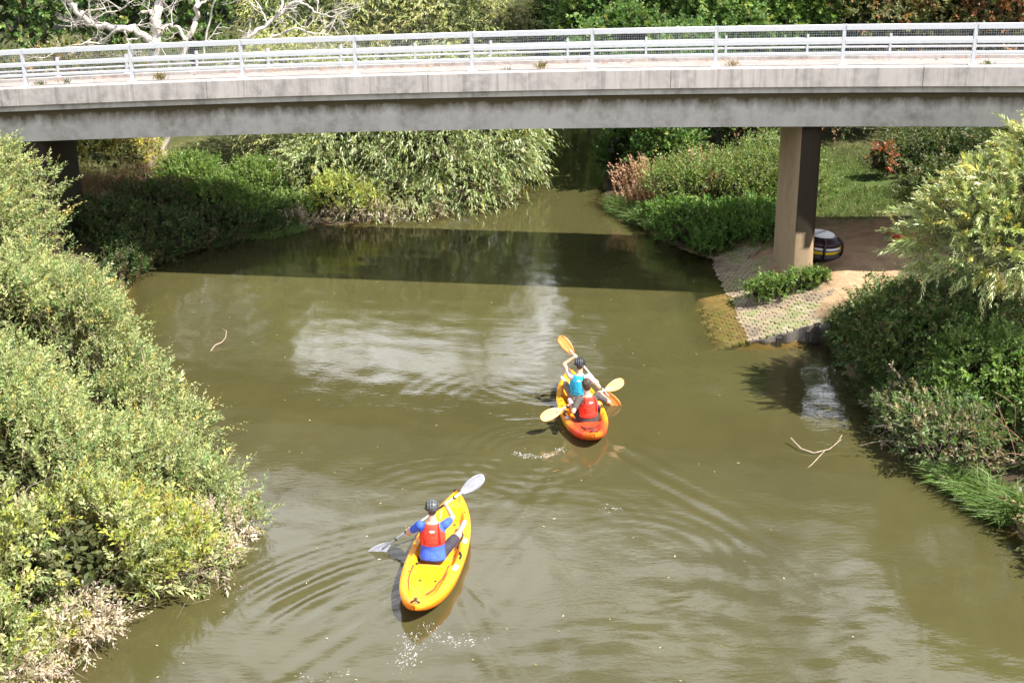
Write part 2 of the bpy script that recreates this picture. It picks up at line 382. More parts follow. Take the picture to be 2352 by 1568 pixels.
def sweep(prof, t0, t1, step, name, m, parent, zfix=None, mossfn=None, closed=True):
    """sweeps a (d,z) outline along the bridge"""
    ts = np.linspace(t0, t1, max(2, int(round((t1 - t0) / step)) + 1)); V = []; mo = []
    for tt in ts:
        for d, z in prof:
            V.append(tuple(bp(tt, d, z) - O)); mo.append(mossfn(d, z) if mossfn else 0)
    n = len(prof); F = [(i * n + j, i * n + (j + 1) % n, (i + 1) * n + (j + 1) % n, (i + 1) * n + j) for i in range(len(ts) - 1) for j in range(n)]
    me = bpy.data.meshes.new(name); me.from_pydata(V, [], F + [tuple(range(n))[::-1], tuple(range((len(ts) - 1) * n, len(ts) * n))]); me.update(); me.materials.append(m)
    if mossfn:
        a = me.attributes.new('tint', 'FLOAT_COLOR', 'POINT'); c = np.ones((len(V), 4), np.float32); c[:, :3] = np.array(mo)[:, None]; a.data.foreach_set('color', c.ravel())
    return link(name, me, parent)
T0, T1 = -34, 24
ej = [T0, -24.6, -18.9, -13.6, -8.2, -2.6, 2.9, 8.4, 14, T1]
for a_, b_ in zip(ej[:-1], ej[1:]): sweep([(0, -.44), (.04, -.455), (.30, -.455), (.30, 0), (.03, 0), (0, -.03)], a_ + .006, b_ - .006, 1.4, 'edge_beam', M_par, bridge)
sweep([(.16, -.457), (.16, -.60), (.40, -.60), (.40, -.457)], T0, T1, 1.4, 'slab_edge', M_gird, bridge, mossfn=lambda d, z: .35)
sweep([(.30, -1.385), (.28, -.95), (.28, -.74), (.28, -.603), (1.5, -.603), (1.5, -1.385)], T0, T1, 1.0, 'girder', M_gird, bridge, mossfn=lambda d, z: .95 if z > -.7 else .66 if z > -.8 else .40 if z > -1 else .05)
sweep([(3.5, -1.12), (3.5, -.953), (4.75, -.953), (4.75, -1.12)], T0, T1, 1.4, 'girder', M_gird, bridge, mossfn=lambda d, z: 0)
sweep([(.403, -.60), (.303, -.457), (.303, -.30), (4.72, -.52), (4.72, -.95)], T0, T1, 1.4, 'deck', M_deck, bridge)
sweep([(4.723, -.92), (4.723, -.44), (5.0, -.44), (5.0, -.92)], T0, T1, 1.4, 'edge_beam', M_par, bridge)
sweep([(.306, -.298), (.306, -.10), (.50, -.12), (.52, -.298)], T0, T1, 1.4, 'kerb', M_deck, bridge)
def pier(x0, x1, y0, y1, zt, zb_, stain_shade, allround_shade=0):
    pts = []; r = .20
    for cx, cy, a0 in ((x1 - r, y0 + r, -90), (x1 - r, y1 - r, 0), (x0 + r, y1 - r, 90), (x0 + .03, y0 + .03, 180)):
        rr = r if a0 != 180 else .03
        for k in range(6):
            q = R(a0 + 90 * k / 5); pts.append((cx + rr * math.cos(q), cy + rr * math.sin(q)))
    zs = np.linspace(zb_, zt, 24); V = []; mo = []; n = len(pts)
    for z in zs:
        for x, y in pts:
            V.append((x - O.x, y - O.y, z - O.z)); k = stain_shade if (y < y0 + .22 and x > x0 + .004) else 0
            k *= .1 if z < 1.55 - .25 * math.cos(x * 9) else (1 if z > 1.9 else .75)  # dark stain stops at the bridge's shadow line, painting shaded and sunlit parts
            mo.append(max(k, allround_shade))
    F = [(i * n + j, i * n + (j + 1) % n, (i + 1) * n + (j + 1) % n, (i + 1) * n + j) for i in range(len(zs) - 1) for j in range(n)]
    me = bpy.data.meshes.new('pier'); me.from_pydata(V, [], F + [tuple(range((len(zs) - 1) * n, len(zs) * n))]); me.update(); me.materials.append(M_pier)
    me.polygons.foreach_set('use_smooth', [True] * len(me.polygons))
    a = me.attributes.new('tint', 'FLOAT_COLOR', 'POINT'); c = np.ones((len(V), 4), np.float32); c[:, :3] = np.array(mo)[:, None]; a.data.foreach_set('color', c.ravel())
    return link('pier', me, bridge)
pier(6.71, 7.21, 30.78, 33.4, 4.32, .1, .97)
pier(-12.3, -11.7, 33.6, 36.2, 3.68, .1, .9, .80)  # darkened on every face, deep bridge shade put into the colour

M_white = plain('white painted steel', (.52, .53, .555), .42, var=.05, scale=9)
M_galv = plain('galvanised steel', (.33, .34, .37), .45, .4)
def vpt(t, d, z): return bp(t, d, z)
def bar(mb, t0, t1, d, z, w, h, org, base=0.0, n=1):
    """a box section that follows the bridge between two posts"""
    V = []
    for i in range(n + 1):
        tt = t0 + (t1 - t0) * i / n
        for dd, zz in ((-w / 2, -h / 2 + .012), (-w / 2 + .012, -h / 2), (w / 2, -h / 2), (w / 2, h / 2), (-w / 2 + .012, h / 2), (-w / 2, h / 2 - .012)):
            V.append(bp(tt, d + dd, base + z + zz) - org)
    k = 6; F = [(i * k + j, i * k + (j + 1) % k, (i + 1) * k + (j + 1) % k, (i + 1) * k + j) for i in range(n) for j in range(k)]
    mb.add(V, F + [tuple(range(k))[::-1], tuple(range(n * k, n * k + k))], False); return mb
def railing(t_list, d, base, rails, post_h, label, mesh=True, pw=.075, plate=.2):
    tm = t_list[len(t_list) // 2]; org = bp(tm, d, base)
    root = tag(empty('bridge_railing', tuple(org)), label, 'railing')
    rot = Matrix.Rotation(-TH, 3, 'Z')
    for i, tt in enumerate(t_list):
        p = bp(tt, d, base) - org
        mb = MB(); mb.box((p.x, p.y, p.z + post_h / 2 + .01), (pw, .012, post_h), rot)
        for s in (-1, 1): mb.box(Vector((p.x, p.y, p.z + post_h / 2 + .01)) + rot @ Vector((s * (pw / 2 - .005), .045, 0)), (.010, .078, post_h - .004), rot)
        o = mb.build('post', M_white, root)
        MB().box((p.x, p.y, p.z + .008), (plate, .2, .022), rot, .005).build('base_plate', M_white, o)
        if i + 1 == len(t_list): break
        t1 = t_list[i + 1]
        for nm, z, h, w in rails:
            o = bar(MB(), tt + pw / 2 + .004, t1 - pw / 2 - .004, d + .02, z, w, h, org, base, 3).build(nm, M_white, root)
            q = bp(t1 - pw / 2 - .045, d + .055, base + z) - org
            MB().box(q, (.085, .05, h * .8), rot, .008).build('bracket', M_galv, o)
        if mesh:
            z0, z1 = .22, post_h - .05; mb = MB(); a, bb = tt + pw / 2, t1 - pw / 2; wv = .0032; dd = d + .085
            for k in range(int((bb - a) / .05) + 1):
                x = a + k * .05; q0 = bp(x, dd, base + z0) - org; q1 = bp(x, dd, base + z1) - org
                mb.tube([q0, q1], wv, 3, False)
            for k in range(int((z1 - z0) / .05) + 1):
                z = z0 + k * .05; mb.tube([bp(a + (bb - a) * j / 3, dd, base + z) - org for j in range(4)], wv, 3, False)
            mb.build('wire_mesh', M_white, root)
    return root
near_t = [-18.3 + 2.78 * k for k in range(-4, 14)]
railing(near_t, .15, 0, [('top_rail', .83, .125, .07), ('middle_rail', .515, .10, .06), ('lower_rail', .262, .075, .05)], .895, 'white mesh filled parapet railing on the near edge of the bridge')
far_t = [-26 + 2.05 * k for k in range(0, 23)]
railing(far_t, 4.86, -.44, [('top_rail', .40, .075, .05), ('lower_rail', .20, .05, .04)], .52, 'low white railing along the far edge of the bridge deck', mesh=False, pw=.055, plate=.14)
# ------------------------------------------------------------------ slope paving, retaining edge
m_pv, t, b = mat('concrete paving block')
f = noise(t, 1.1, 5, .65, coord='Object'); oi = N(t, 'ShaderNodeObjectInfo'); at = N(t, 'ShaderNodeTexCoord')
geo = N(t, 'ShaderNodeNewGeometry'); f2 = N(t, 'ShaderNodeTexNoise'); f2.inputs['Scale'].default_value = 1.4; f2.inputs['Detail'].default_value = 5; t.links.new(geo.outputs['Position'], f2.inputs['Vector'])
c_ = ramp(t, f2.outputs['Fac'], [(.36, (.17, .135, .10)), (.47, (.30, .24, .16)), (.56, (.19, .21, .085)), (.68, (.36, .30, .225))])
c_ = mixc(t, .5, c_, ramp(t, oi.outputs['Random'], [(0, (.72, .72, .74)), (1, (1.2, 1.18, 1.12))]), 'MULTIPLY')
t.links.new(c_, b.inputs['Base Color']); b.inputs['Roughness'].default_value = .9; bump(t, b, noise(t, 30, 3), .3, .01)
pav = tag(empty('paved_bank', (5.25, 31, 0)), 'block paved slope running into the water beside the right pier', 'paving', kind='structure')
def block_mesh(seed):
    r = random.Random(seed); a = .071; k = .031; h = .05
    o = [(-a, -a + k), (-a + k, -a), (a - k, -a), (a, -a + k), (a, a - k), (a - k, a), (-a + k, a), (-a, a - k)]
    o = [(x + r.uniform(-.005, .005), y + r.uniform(-.005, .005)) for x, y in o]
    V = [(x, y, -h) for x, y in o] + [(x, y, -.006) for x, y in o] + [(x * .9, y * .9, 0) for x, y in o]
    F = [(j, (j + 1) % 8, 8 + (j + 1) % 8, 8 + j) for j in range(8)] + [(8 + j, 8 + (j + 1) % 8, 16 + (j + 1) % 8, 16 + j) for j in range(8)] + [tuple(range(16, 24))]
    me = bpy.data.meshes.new('paving_block'); me.from_pydata(V, [], F); me.update(); me.materials.append(m_pv); return me
bms = [block_mesh(i) for i in range(5)]
S_ = .15; slots = []
for iy in range(44):
    for ix in range(-7, 20):
        x = 5.25 + (ix + .5 * (iy % 2)) * S_; y = 28.14 + iy * S_
        lim = 7.3 + .45 * math.sin(y * 1.7) - (.35 if y > 31 else 0)
        if x > lim or (y > 33.4 and x > 6.4 + .2 * math.sin(y * 5)): continue
        if x < 5.25 and (y > 31.0 or x < 4.5 + .12 * (iy % 3)): continue
        if x < 5.2 - .0 and y > 34.2: continue
        if 6.62 < x < 7.3 and 30.68 < y < 33.5: continue
        slots.append((y + abs(x - 6) * .1, x, y))
slots.sort(); ang = math.atan(.27); extra = MB(); rb = random.Random(3)
for i, (_, x, y) in enumerate(slots):
    z = .27 * (x - 5.25) + rb.uniform(-.012, .010) - .02 * max(0, math.sin(x * 2.3 + y * 1.7)); rot = (rb.uniform(-.04, .04), -ang + rb.uniform(-.05, .05), rb.uniform(-.03, .03))
    if i < 300:
        link('paving_block', bms[i % 5], pav, (x - 5.25, y - 31, z), rot)
    else:
        me = bms[i % 5]; M = Matrix.Rotation(-ang, 3, 'Y')
        extra.add([M @ v.co + Vector((x - 5.25, y - 31, z)) for v in me.vertices], [tuple(p.vertices) for p in me.polygons], False)
if extra.v: tag(extra.build('distant_paving_blocks', m_pv, pav), kind='stuff')
M_sheet = plain('weathered geotextile sheet', (.125, .11, .095), .9, var=.3, scale=5, spec=.2, bmp=.3)
M_darkwood = plain('dark wet timber', (.018, .015, .013), .6, var=.3, scale=12)
edge = tag(empty('retaining_edge', (6.2, 27.98, 0)), 'short grey bank edging sheet with dark posts at the foot of the paving', 'retaining wall')
V = []; ks = 26
for i in range(ks + 1):
    x = -.95 + 1.75 * i / ks; X = 6.2 + x; zt = max(.03, .27 * (X - 5.25) - .02 + .015 * math.sin(i * 2.1)) + (.04 if X > 6.35 else 0); y = .035 * math.sin(i * .9)
    V += [(x, y, -.35), (x, y, zt), (x, y + .05, zt), (x, y + .05, -.35)]
F = [(i * 4 + j, (i + 1) * 4 + j, (i + 1) * 4 + (j + 1) % 4, i * 4 + (j + 1) % 4) for i in range(ks) for j in range(4)]
me = bpy.data.meshes.new('sheet'); me.from_pydata(V, [], F); me.update(); me.materials.append(M_sheet); link('sheet', me, edge)
for x, w, z in ((-.32, .13, .14), (.30, .06, .28), (.49, .14, .36)): MB().box((x, -.06, z / 2 - .15), (w, .07, z + .3), None, .012).build('post', M_darkwood, edge)

# ------------------------------------------------------------------ kayaks
def plastic(name, rough=.38):
    m, t, b = mat(name); at = N(t, 'ShaderNodeAttribute', attribute_name='tint')
    f = noise(t, 7, 5, .7); c = mixc(t, .55, at.outputs['Color'], ramp(t, f, [(.35, (.72, .68, .65)), (.6, (1.1, 1.1, 1.1))]), 'MULTIPLY')
    f2 = noise(t, 9, 4, .8, stretch=(5, .7, 2)); sc = ramp(t, f2, [(.66, (0, 0, 0)), (.74, (1, 1, 1))])
    c = mixc(t, math_(t, 'MULTIPLY', sc, .42), c, (.34, .12, .03))
    t.links.new(c, b.inputs['Base Color']); b.inputs['Roughness'].default_value = rough; b.inputs['Specular IOR Level'].default_value = .45
    bump(t, b, f, .12, .01); return m
M_kayak = plastic('rotomoulded plastic')
M_black = plain('black plastic', (.018, .018, .02), .5); M_strap = plain('black webbing', (.03, .022, .02), .8)
M_red_strap = plain('faded red cord', (.42, .035, .035), .7); M_sticker = plain('white sticker', (.7, .68, .7), .5, var=.3, scale=20)
def sst(a, b, x): x = np.clip((x - a) / (b - a), 0, 1); return x * x * (3 - 2 * x)
def kayak_shape(Lh, W, wells):
    def half(s): return W * np.where(s < 0, (1 - np.abs(s) ** 2.7) ** .62, (1 - np.abs(s) ** 2.1) ** .72)
    def zg(s): return .205 + .075 * s ** 2 + .06 * np.clip(s, 0, 1) ** 3
    def deck(s, u):
        z = zg(s) + .035 * (1 - np.abs(u) ** 4) * (.4 + .6 * np.abs(s)) - .03 * np.abs(u) ** 6
        for s0, s1, uw, dep, e in wells:
            k = sst(s0 - e, s0 + e, s) * (1 - sst(s1 - e, s1 + e, s)) * (1 - sst(uw - .12, uw + .12, np.abs(u))); z = z - dep * k
        return z
    return half, zg, deck
def make_kayak(name, label, loc, rz, length, W, wells, colour):
    Lh = length / 2; half, zg, deck = kayak_shape(Lh, W, wells)
    ss = np.sin(np.linspace(-math.pi / 2, math.pi / 2, 73)); ss[0], ss[-1] = -.9995, .9995
    us = np.sin(np.linspace(-math.pi / 2, math.pi / 2, 37)); V = []; T = []
    for s in ss:
        w = float(half(s)); y = s * Lh; zgs = float(zg(s)); zk = -.10 + .34 * abs(s) ** 4
        for u in us:
            z = float(deck(np.array(s), np.array(u))); V.append((u * w, y, z)); T.append(colour(s, u, z - zgs))
        for k in range(1, 10):
            q = k / 10; V.append((w * math.cos(q * math.pi) * (1 + .03 * math.sin(q * math.pi)), y, zgs - .03 - (zgs - .03 - zk) * math.sin(q * math.pi) ** .7)); T.append(colour(s, 1.1, -.1))
    n = len(us) + 9; k = len(ss)
    F = np.array([(i * n + j, i * n + (j + 1) % n, (i + 1) * n + (j + 1) % n, (i + 1) * n + j) for i in range(k - 1) for j in range(n)])
    root = tag(empty(name, loc, (0, 0, rz)), label, 'kayak')
    link('hull', npmesh('hull', V, F, M_kayak, vtint=np.array(T), smooth=True), root)
    def P(s, u, dz=0.0): return Vector((u * float(half(np.array(s))), s * Lh, float(deck(np.array(s), np.array(u))) + dz))
    return root, P
def cmix(a, b, k): k = min(1, max(0, k)); return tuple(x * (1 - k) + y * k for x, y in zip(a, b))
YEL, ORA, RED = (.86, .365, .008), (.85, .17, .008), (.80, .055, .018)
def col1(s, u, dz):
    c = cmix(YEL, ORA, (abs(s) - .62) * 1.6 + .15 * math.sin(s * 9 + u * 3)); c = cmix(c, ORA, (abs(u) - .93) * 3.5)
    if u > 1.05: c = cmix(c, ORA, .45)
    elif dz < -.04: c = cmix(c, ORA, .22)  # wells tinted orange, recess shading put into the hull colour
    return c
def col2(s, u, dz):
    c = cmix(YEL, ORA, .35 - s * .55 + .1 * math.sin(s * 8 + u * 4)); inner = 1 if abs(u) < .8 else .62
    c = cmix(c, RED, (-.22 - s) * 2.6 * inner + (.35 if dz < -.06 and s < .2 else 0)); c = cmix(c, ORA, (-.86 - s) * 12)
    c = cmix(c, YEL, (abs(u) - .8) * 3 * (1 if s > -.55 else 0)); return c
def fit(root, P, item):
    kind = item[0]
    if kind == 'handle':
        _, s, w = item; a = P(s, -w, .012); b = P(s, w, .012); m = (a + b) / 2 + Vector((0, 0, .035))
        MB().tube([a, a * .6 + m * .4 + Vector((0, 0, .01)), m, b * .6 + m * .4 + Vector((0, 0, .01)), b], .014, 6).build('carry_handle', M_black, root)
    elif kind == 'strap':
        _, pts, r, m, nm = item; MB().tube([P(s, u, .012) for s, u in pts], r, 5).build(nm, m, root)
    elif kind == 'dot':
        _, s, u, r, nm, m = item; c = P(s, u, .004); MB().ell(c, r, r, .008, None, 8, 4).build(nm, m, root)
    elif kind == 'patch':
        _, s, u, ls, lu = item; V = []; F = []
        for i in range(5):
            for j in range(4): V.append(P(s + ls * (i / 4 - .5), u + lu * (j / 3 - .5) + .03 * (i - 2) / 4, .004))
        F = [(i * 4 + j, i * 4 + j + 1, i * 4 + j + 5, i * 4 + j + 4) for i in range(4) for j in range(3)]
        MB().add(V, F).build('sticker', M_sticker, root)
k1, P1 = make_kayak('kayak', 'yellow single sit on top kayak carrying the paddler in the dark helmet', (-1.165, 18.31, .0), R(-7.8), 3.58, .44,
    [(-.22, .08, .66, .15, .05), (.06, .66, .62, .13, .07), (-.80, -.34, .60, .10, .05), (.74, .92, .45, .03, .05)], col1)
for it in [('handle', -.955, .55), ('handle', .955, .5), ('strap', [(-.30, -.62), (-.42, -.66), (-.55, -.66), (-.68, -.58)], .010, M_red_strap, 'bungee_cord'),
    ('strap', [(-.16, .60), (-.28, .60), (-.40, .55), (-.48, .42), (-.60, .40), (-.70, .2)], .010, M_red_strap, 'bungee_cord'), ('strap', [(-.05, -.62), (-.18, -.55), (-.27, -.52)], .022, M_strap, 'seat_strap'),
    ('strap', [(.12, .60), (.20, .72), (.28, .74), (.33, .66)], .016, M_strap, 'thigh_strap'), ('strap', [(-.02, .80), (-.07, .88), (-.12, .86)], .020, M_strap, 'side_handle'), ('patch', -.27, .84, .09, .16), ('patch', .20, .85, .08, .15),
    ('dot', -.88, -.1, .03, 'drain_plug', M_black), ('dot', .55, .25, .022, 'scupper_hole', M_black), ('dot', .55, -.25, .022, 'scupper_hole', M_black), ('dot', -.45, .28, .022, 'scupper_hole', M_black), ('dot', -.45, -.28, .022, 'scupper_hole', M_black),
    ('dot', -.40, -.72, .014, 'eyelet', M_black), ('dot', .45, .78, .014, 'eyelet', M_black), ('dot', .66, .76, .014, 'eyelet', M_black), ('dot', .3, .82, .014, 'eyelet', M_black), ('dot', -.1, -.84, .014, 'eyelet', M_black)]: fit(k1, P1, it)
k2, P2 = make_kayak('kayak', 'yellow to red tandem sit on top kayak carrying two paddlers', (1.315, 23.98, .0), R(5.9), 3.18, .435,
    [(-.52, -.26, .64, .14, .05), (-.24, .10, .60, .12, .05), (.12, .36, .64, .14, .05), (.38, .74, .58, .12, .06), (-.90, -.60, .55, .05, .05)], col2)
for it in [('handle', -.95, .55), ('handle', .955, .5), ('strap', [(-.66, -.5), (-.72, -.3), (-.74, 0), (-.70, .3), (-.66, .55)], .012, M_strap, 'bungee_cord'), ('strap', [(-.66, -.5), (-.80, -.35)], .012, M_strap, 'bungee_cord'),
    ('dot', -.73, .0, .055, 'hatch_cap', M_black), ('dot', -.86, .0, .03, 'drain_plug', M_black), ('strap', [(-.16, -.80), (-.22, -.90), (-.28, -.86)], .020, M_strap, 'side_handle'), ('patch', -.36, -.85, .07, .15),
    ('dot', .18, -.78, .018, 'eyelet', M_black), ('dot', .02, -.82, .018, 'eyelet', M_black), ('dot', -.10, -.82, .018, 'eyelet', M_black), ('dot', -.30, .84, .018, 'eyelet', M_black), ('dot', .30, -.74, .018, 'eyelet', M_black)]: fit(k2, P2, it)

# ------------------------------------------------------------------ paddles
def paddle(label, a, b, shaft_m, blade_m, bl=.45, bw=.092, group=None):
    a = Vector(a); b = Vector(b); ax = (b - a).normalized(); mid = (a + b) / 2; root = tag(empty('paddle', tuple(mid)), label, 'paddle')
    MB().tube([a + ax * bl * .75 - mid, b - ax * bl * .75 - mid], .0165, 10).build('shaft', shaft_m, root)
    view = (Vector((0, 0, 10.3)) - mid).normalized()
    for end, sg, roll in ((a, 1, .15), (b, -1, -.3)):
        x = ax * sg; nrm = (view - x * view.dot(x)).normalized(); nrm = (Matrix.Rotation(roll, 3, x) @ nrm); sd = x.cross(nrm); V = []; ni, nj = 13, 7
        for i in range(ni):
            q = i / (ni - 1); hw = bw * (math.sin(math.pi * min(1, q * .92 + .06) ** .75) ** .62) * (1 if q < .75 else 1) + .012; hw = max(hw, .014)
            for j in range(nj):
                v = j / (nj - 1) * 2 - 1; V.append(end - mid + x * (bl * q + .03 * abs(v) ** 2 * (1 - q)) + sd * hw * v + nrm * (.022 * v * v - .012 + .010 * (abs(v) < .2) - .03 * (1 - q) ** 2))
        m = len(V); V2 = V + [p - nrm * .009 for p in V]
        F = [(i * nj + j, i * nj + j + 1, (i + 1) * nj + j + 1, (i + 1) * nj + j) for i in range(ni - 1) for j in range(nj - 1)]
        F = F + [tuple(m + k for k in f[::-1]) for f in F]
        rim = [j for j in range(nj)] + [i * nj + nj - 1 for i in range(1, ni)] + [(ni - 1) * nj + j for j in range(nj - 2, -1, -1)] + [i * nj for i in range(ni - 2, 0, -1)]
        F += [(rim[k], m + rim[k], m + rim[(k + 1) % len(rim)], rim[(k + 1) % len(rim)]) for k in range(len(rim))]
        MB().add(V2, F).build('blade', blade_m, root)
        g = end + x * (bl + .12) - mid; MB().tube([g - x * .012, g + x * .012], .032, 10).build('drip_ring', M_black, root)
    for sg in (-1, 1):
        g = ax * sg * .30; MB().tube([g - ax * .09, g + ax * .09], .0185, 10).build('grip', M_black, root)
    return root, ax
M_alu = plain('pale aluminium shaft', (.72, .73, .75), .35, .2); M_greyblade = plain('grey plastic blade', (.30, .31, .35), .4); M_orblade = plain('orange plastic blade', (.86, .42, .17), .4, var=.08); M_orblade2 = plain('deep orange plastic blade', (.85, .30, .07), .4, var=.08)
pa1 = (Vector((-2.31, 18.62, -.12)), Vector((-.45, 19.0, 1.12)))
pa2 = (Vector((.92, 24.86, 1.30)), Vector((2.10, 24.40, -.06)))
pa3 = (Vector((.525, 22.98, .37)), Vector((2.14, 23.85, .755)))
paddle('grey bladed paddle with one end dipped beside the single kayak', *pa1, M_alu, M_greyblade)
paddle('orange bladed paddle raised steeply by the front paddler in the blue vest', *pa2, M_alu, M_orblade2)
paddle('orange bladed paddle held level across the lap of the bareheaded rear paddler', *pa3, M_alu, M_orblade)

# ------------------------------------------------------------------ people
def skin(name, c):
    m, t, b = mat(name); f = noise(t, 14, 3); t.links.new(ramp(t, f, [(.3, tuple(x * .92 for x in c)), (.7, tuple(x * 1.06 for x in c))]), b.inputs['Base Color'])
    b.inputs['Roughness'].default_value = .55; b.inputs['Subsurface Weight'].default_value = .0; return m
def fabric(name, c, var=.16, rough=.85):
    m, t, b = mat(name); f = noise(t, 11, 5, .7); t.links.new(ramp(t, f, [(.3, tuple(x * (1 - var) for x in c)), (.7, tuple(x * (1 + var) for x in c))]), b.inputs['Base Color'])
    b.inputs['Roughness'].default_value = rough; b.inputs['Specular IOR Level'].default_value = .2; bump(t, b, noise(t, 13, 4), .7, .035); return m
M_skin = skin('skin', (.56, .33, .235)); M_eye = plain('eye', (.12, .08, .06), .2); M_hair = plain('brown hair', (.06, .034, .022), .6, var=.4, scale=40, bmp=.6)
M_logo = plain('white print', (.8, .8, .8), .6)
def ik(a, b, l1, l2, pole):
    a = Vector(a); b = Vector(b); d = b - a; L_ = d.length
    if L_ > (l1 + l2) * .995: b = a + d.normalized() * (l1 + l2) * .995; d = b - a; L_ = d.length
    q = (l1 * l1 - l2 * l2 + L_ * L_) / (2 * L_); h = math.sqrt(max(l1 * l1 - q * q, 0)); n = d.normalized()
    p = Vector(pole); p = (p - n * p.dot(n)).normalized(); return a + n * q + p * h, b
def person(label, P, head_rz, lean, side, twist, pad, fr, knees, feet, cloth, helmet, hair=None, sc=1.0):
    P = Vector(P); Z = Vector((0, 0, 1)); fy = Vector((math.sin(head_rz), math.cos(head_rz), 0)); fx = Vector((fy.y, -fy.x, 0))
    ax = (Z * math.cos(lean) + fy * math.sin(lean) + fx * math.sin(side)).normalized()
    tx = (fx * math.cos(twist) + fy * math.sin(twist)); tx = (tx - ax * tx.dot(ax)).normalized(); ty = ax.cross(tx)           # chest frame
    px = fx; py = (ax.cross(px)).normalized()
    prof = [(.0, .13, .085, -.03), (.05, .168, .12, -.02), (.11, .165, .122, -.01), (.20, .145, .105, 0), (.27, .145, .103, 0), (.37, .162, .112, 0), (.46, .175, .115, 0), (.53, .160, .098, -.005), (.575, .105, .078, -.01), (.605, .066, .064, 0), (.66, .056, .060, .01), (.72, .054, .058, .02)]
    def secs(lo, hi, da, db, nar=None):
        o = []
        for s, rx, ry, off in prof:
            if lo <= s <= hi:
                k = min(1, s / .45); X = (px * (1 - k) + tx * k).normalized(); Y = (py * (1 - k) + ty * k).normalized()
                if nar: rx = min(rx + da, nar(s)) - da
                o.append((P + ax * s * sc + Y * off, X * (rx + da) * sc, Y * (ry + db) * sc))
        return o
    body = MB(); body.loft(secs(0, 1, 0, 0), 24)
    hc = P + ax * .778 * sc + ty * .025; hM = Matrix((tx, ty, ax)).transposed()
    body.ell(hc + ax * .01, .076 * sc, .096 * sc, .112 * sc, hM); body.cone(hc - ax * .06 * sc + ty * .035, hc - ax * .085 * sc + ty * .06, .052 * sc, .036 * sc)
    body.cone(hc + ty * .092 - ax * .005, hc + ty * .112 - ax * .03, .011, .015, 8)
    for s in (-1, 1): body.ell(hc + tx * s * .078 * sc - ax * .012, .012, .022, .033, hM, 8, 6)
    sh = [P + ax * .545 * sc + tx * s * .178 * sc for s in (-1, 1)]; arms = []
    pd = (pad[1] - pad[0]).normalized(); cl = MB(); hands = []
    for i, s in enumerate((-1, 1)):
        grip = pad[0].lerp(pad[1], fr[i]); wrist_t = grip - ty * .055 + Z * .03
        wrist_t += (sh[i] - grip).normalized() * .03
        el, wr = ik(sh[i], wrist_t, .295 * sc, .255 * sc, tx * s * 1.0 - Z * .9 - ty * .5)
        body.cone(sh[i], sh[i], .058 * sc, .058 * sc); body.cone(sh[i] , el, .050 * sc, .038 * sc); body.cone(el, wr, .039 * sc, .026 * sc); arms.append((sh[i], el, wr))
        # hand wrapped round the shaft
        d = (wr - grip); d = (d - pd * d.dot(pd)).normalized(); e2 = pd.cross(d); R0 = .030; sgn = 1 if e2.z > 0 else -1; e2 = e2 * sgn
        pc = grip + d * .032
        for k in range(4):
            o = pd * (k - 1.5) * .021; prev = grip + o + d * R0; rr = (.0105, .0098, .0092, .0085)
            body.cone(wr, prev, .020, .0115, 8)
            n_ = (3, 4, 4, 3)[k]
            for q in range(1, n_ + 1):
                an = q * .95; p = grip + o + (d * math.cos(an) + e2 * math.sin(an)) * R0; body.cone(prev, p, rr[min(q - 1, 3)], rr[min(q, 3)], 8); prev = p
        th0 = wr.lerp(grip + d * R0, .45) + pd * (.028 * -s); th1 = grip + d * .028 + pd * (.042 * -s) - e2 * .015; th2 = grip - e2 * .030 + pd * (.036 * -s)
        body.cone(th0, th1, .0135, .0115, 8); body.cone(th1, th2, .0112, .009, 8)
    legs = []
    for i, s in enumerate((-1, 1)):
        hip = P + ax * .07 * sc + px * s * .088 * sc + fy * .02; kn = P + fx * knees[i][0] + fy * knees[i][1] + Z * knees[i][2]; ft = P + fx * feet[i][0] + fy * feet[i][1] + Z * feet[i][2]
        kn = hip + (kn - hip).normalized() * .44 * sc; ft = kn + (ft - kn).normalized() * .41 * sc
        toe = ft + (fy * .8 + fx * s * .35 + Z * .55).normalized() * .16 * sc
        body.cone(hip, kn, .082 * sc, .056 * sc); body.cone(kn, kn.lerp(ft, .35), .054 * sc, .053 * sc); body.cone(kn.lerp(ft, .35), ft, .053 * sc, .034 * sc); body.cone(ft - fy * .02, toe, .036, .03)
        legs.append((hip, kn, ft, toe))
    root = link('person', remesh(body, 'person', M_skin, .0068, 3, P), None, tuple(P)); tag(root, label, 'person')
    def part(mb, nm, m, vox=.011, it=3, par=root): return link(nm, remesh(mb, nm, m, vox, it, P), par)
    c = cloth; m = MB(); m.loft(secs(c.get('hem', .02), .575, .016, .018), 24)
    if 'hemr' in c: m.loft(secs(.03, .36, c['hemr'], c['hemr']), 24)
    for (a, e, w) in arms: m.cone(a, a, .066 * sc, .066 * sc); m.cone(a, a.lerp(e, c.get('sleeve', .62)), .066 * sc, .056 * sc)
    if c.get('sleeve', 1) > 0: part(m, 'shirt', c['shirt'])
    nar = lambda s: .20 if s < .43 else .20 - (s - .43) * .58
    m = MB(); vs = secs(c.get('v0', .19), .575, .030, .042, nar); vs = [(vs[0][0] - ax * .01, vs[0][1] * .95, vs[0][2] * .95)] + vs; m.loft(vs, 28); vest = part(m, 'buoyancy_vest', c['vest'], .011, 4)
    for sd2 in (-1, 1):
        sp = [P + ax * u * sc + tx * sd2 * w_ * sc - ty * (dd * sc) - P for u, w_, dd in ((.30, .115, .135), (.40, .112, .149), (.48, .105, .146), (.545, .095, .118), (.59, .085, .05))]
        MB().tube(sp, .009, 6).build('shoulder_strap', M_strap if False else c['vestd'], vest)
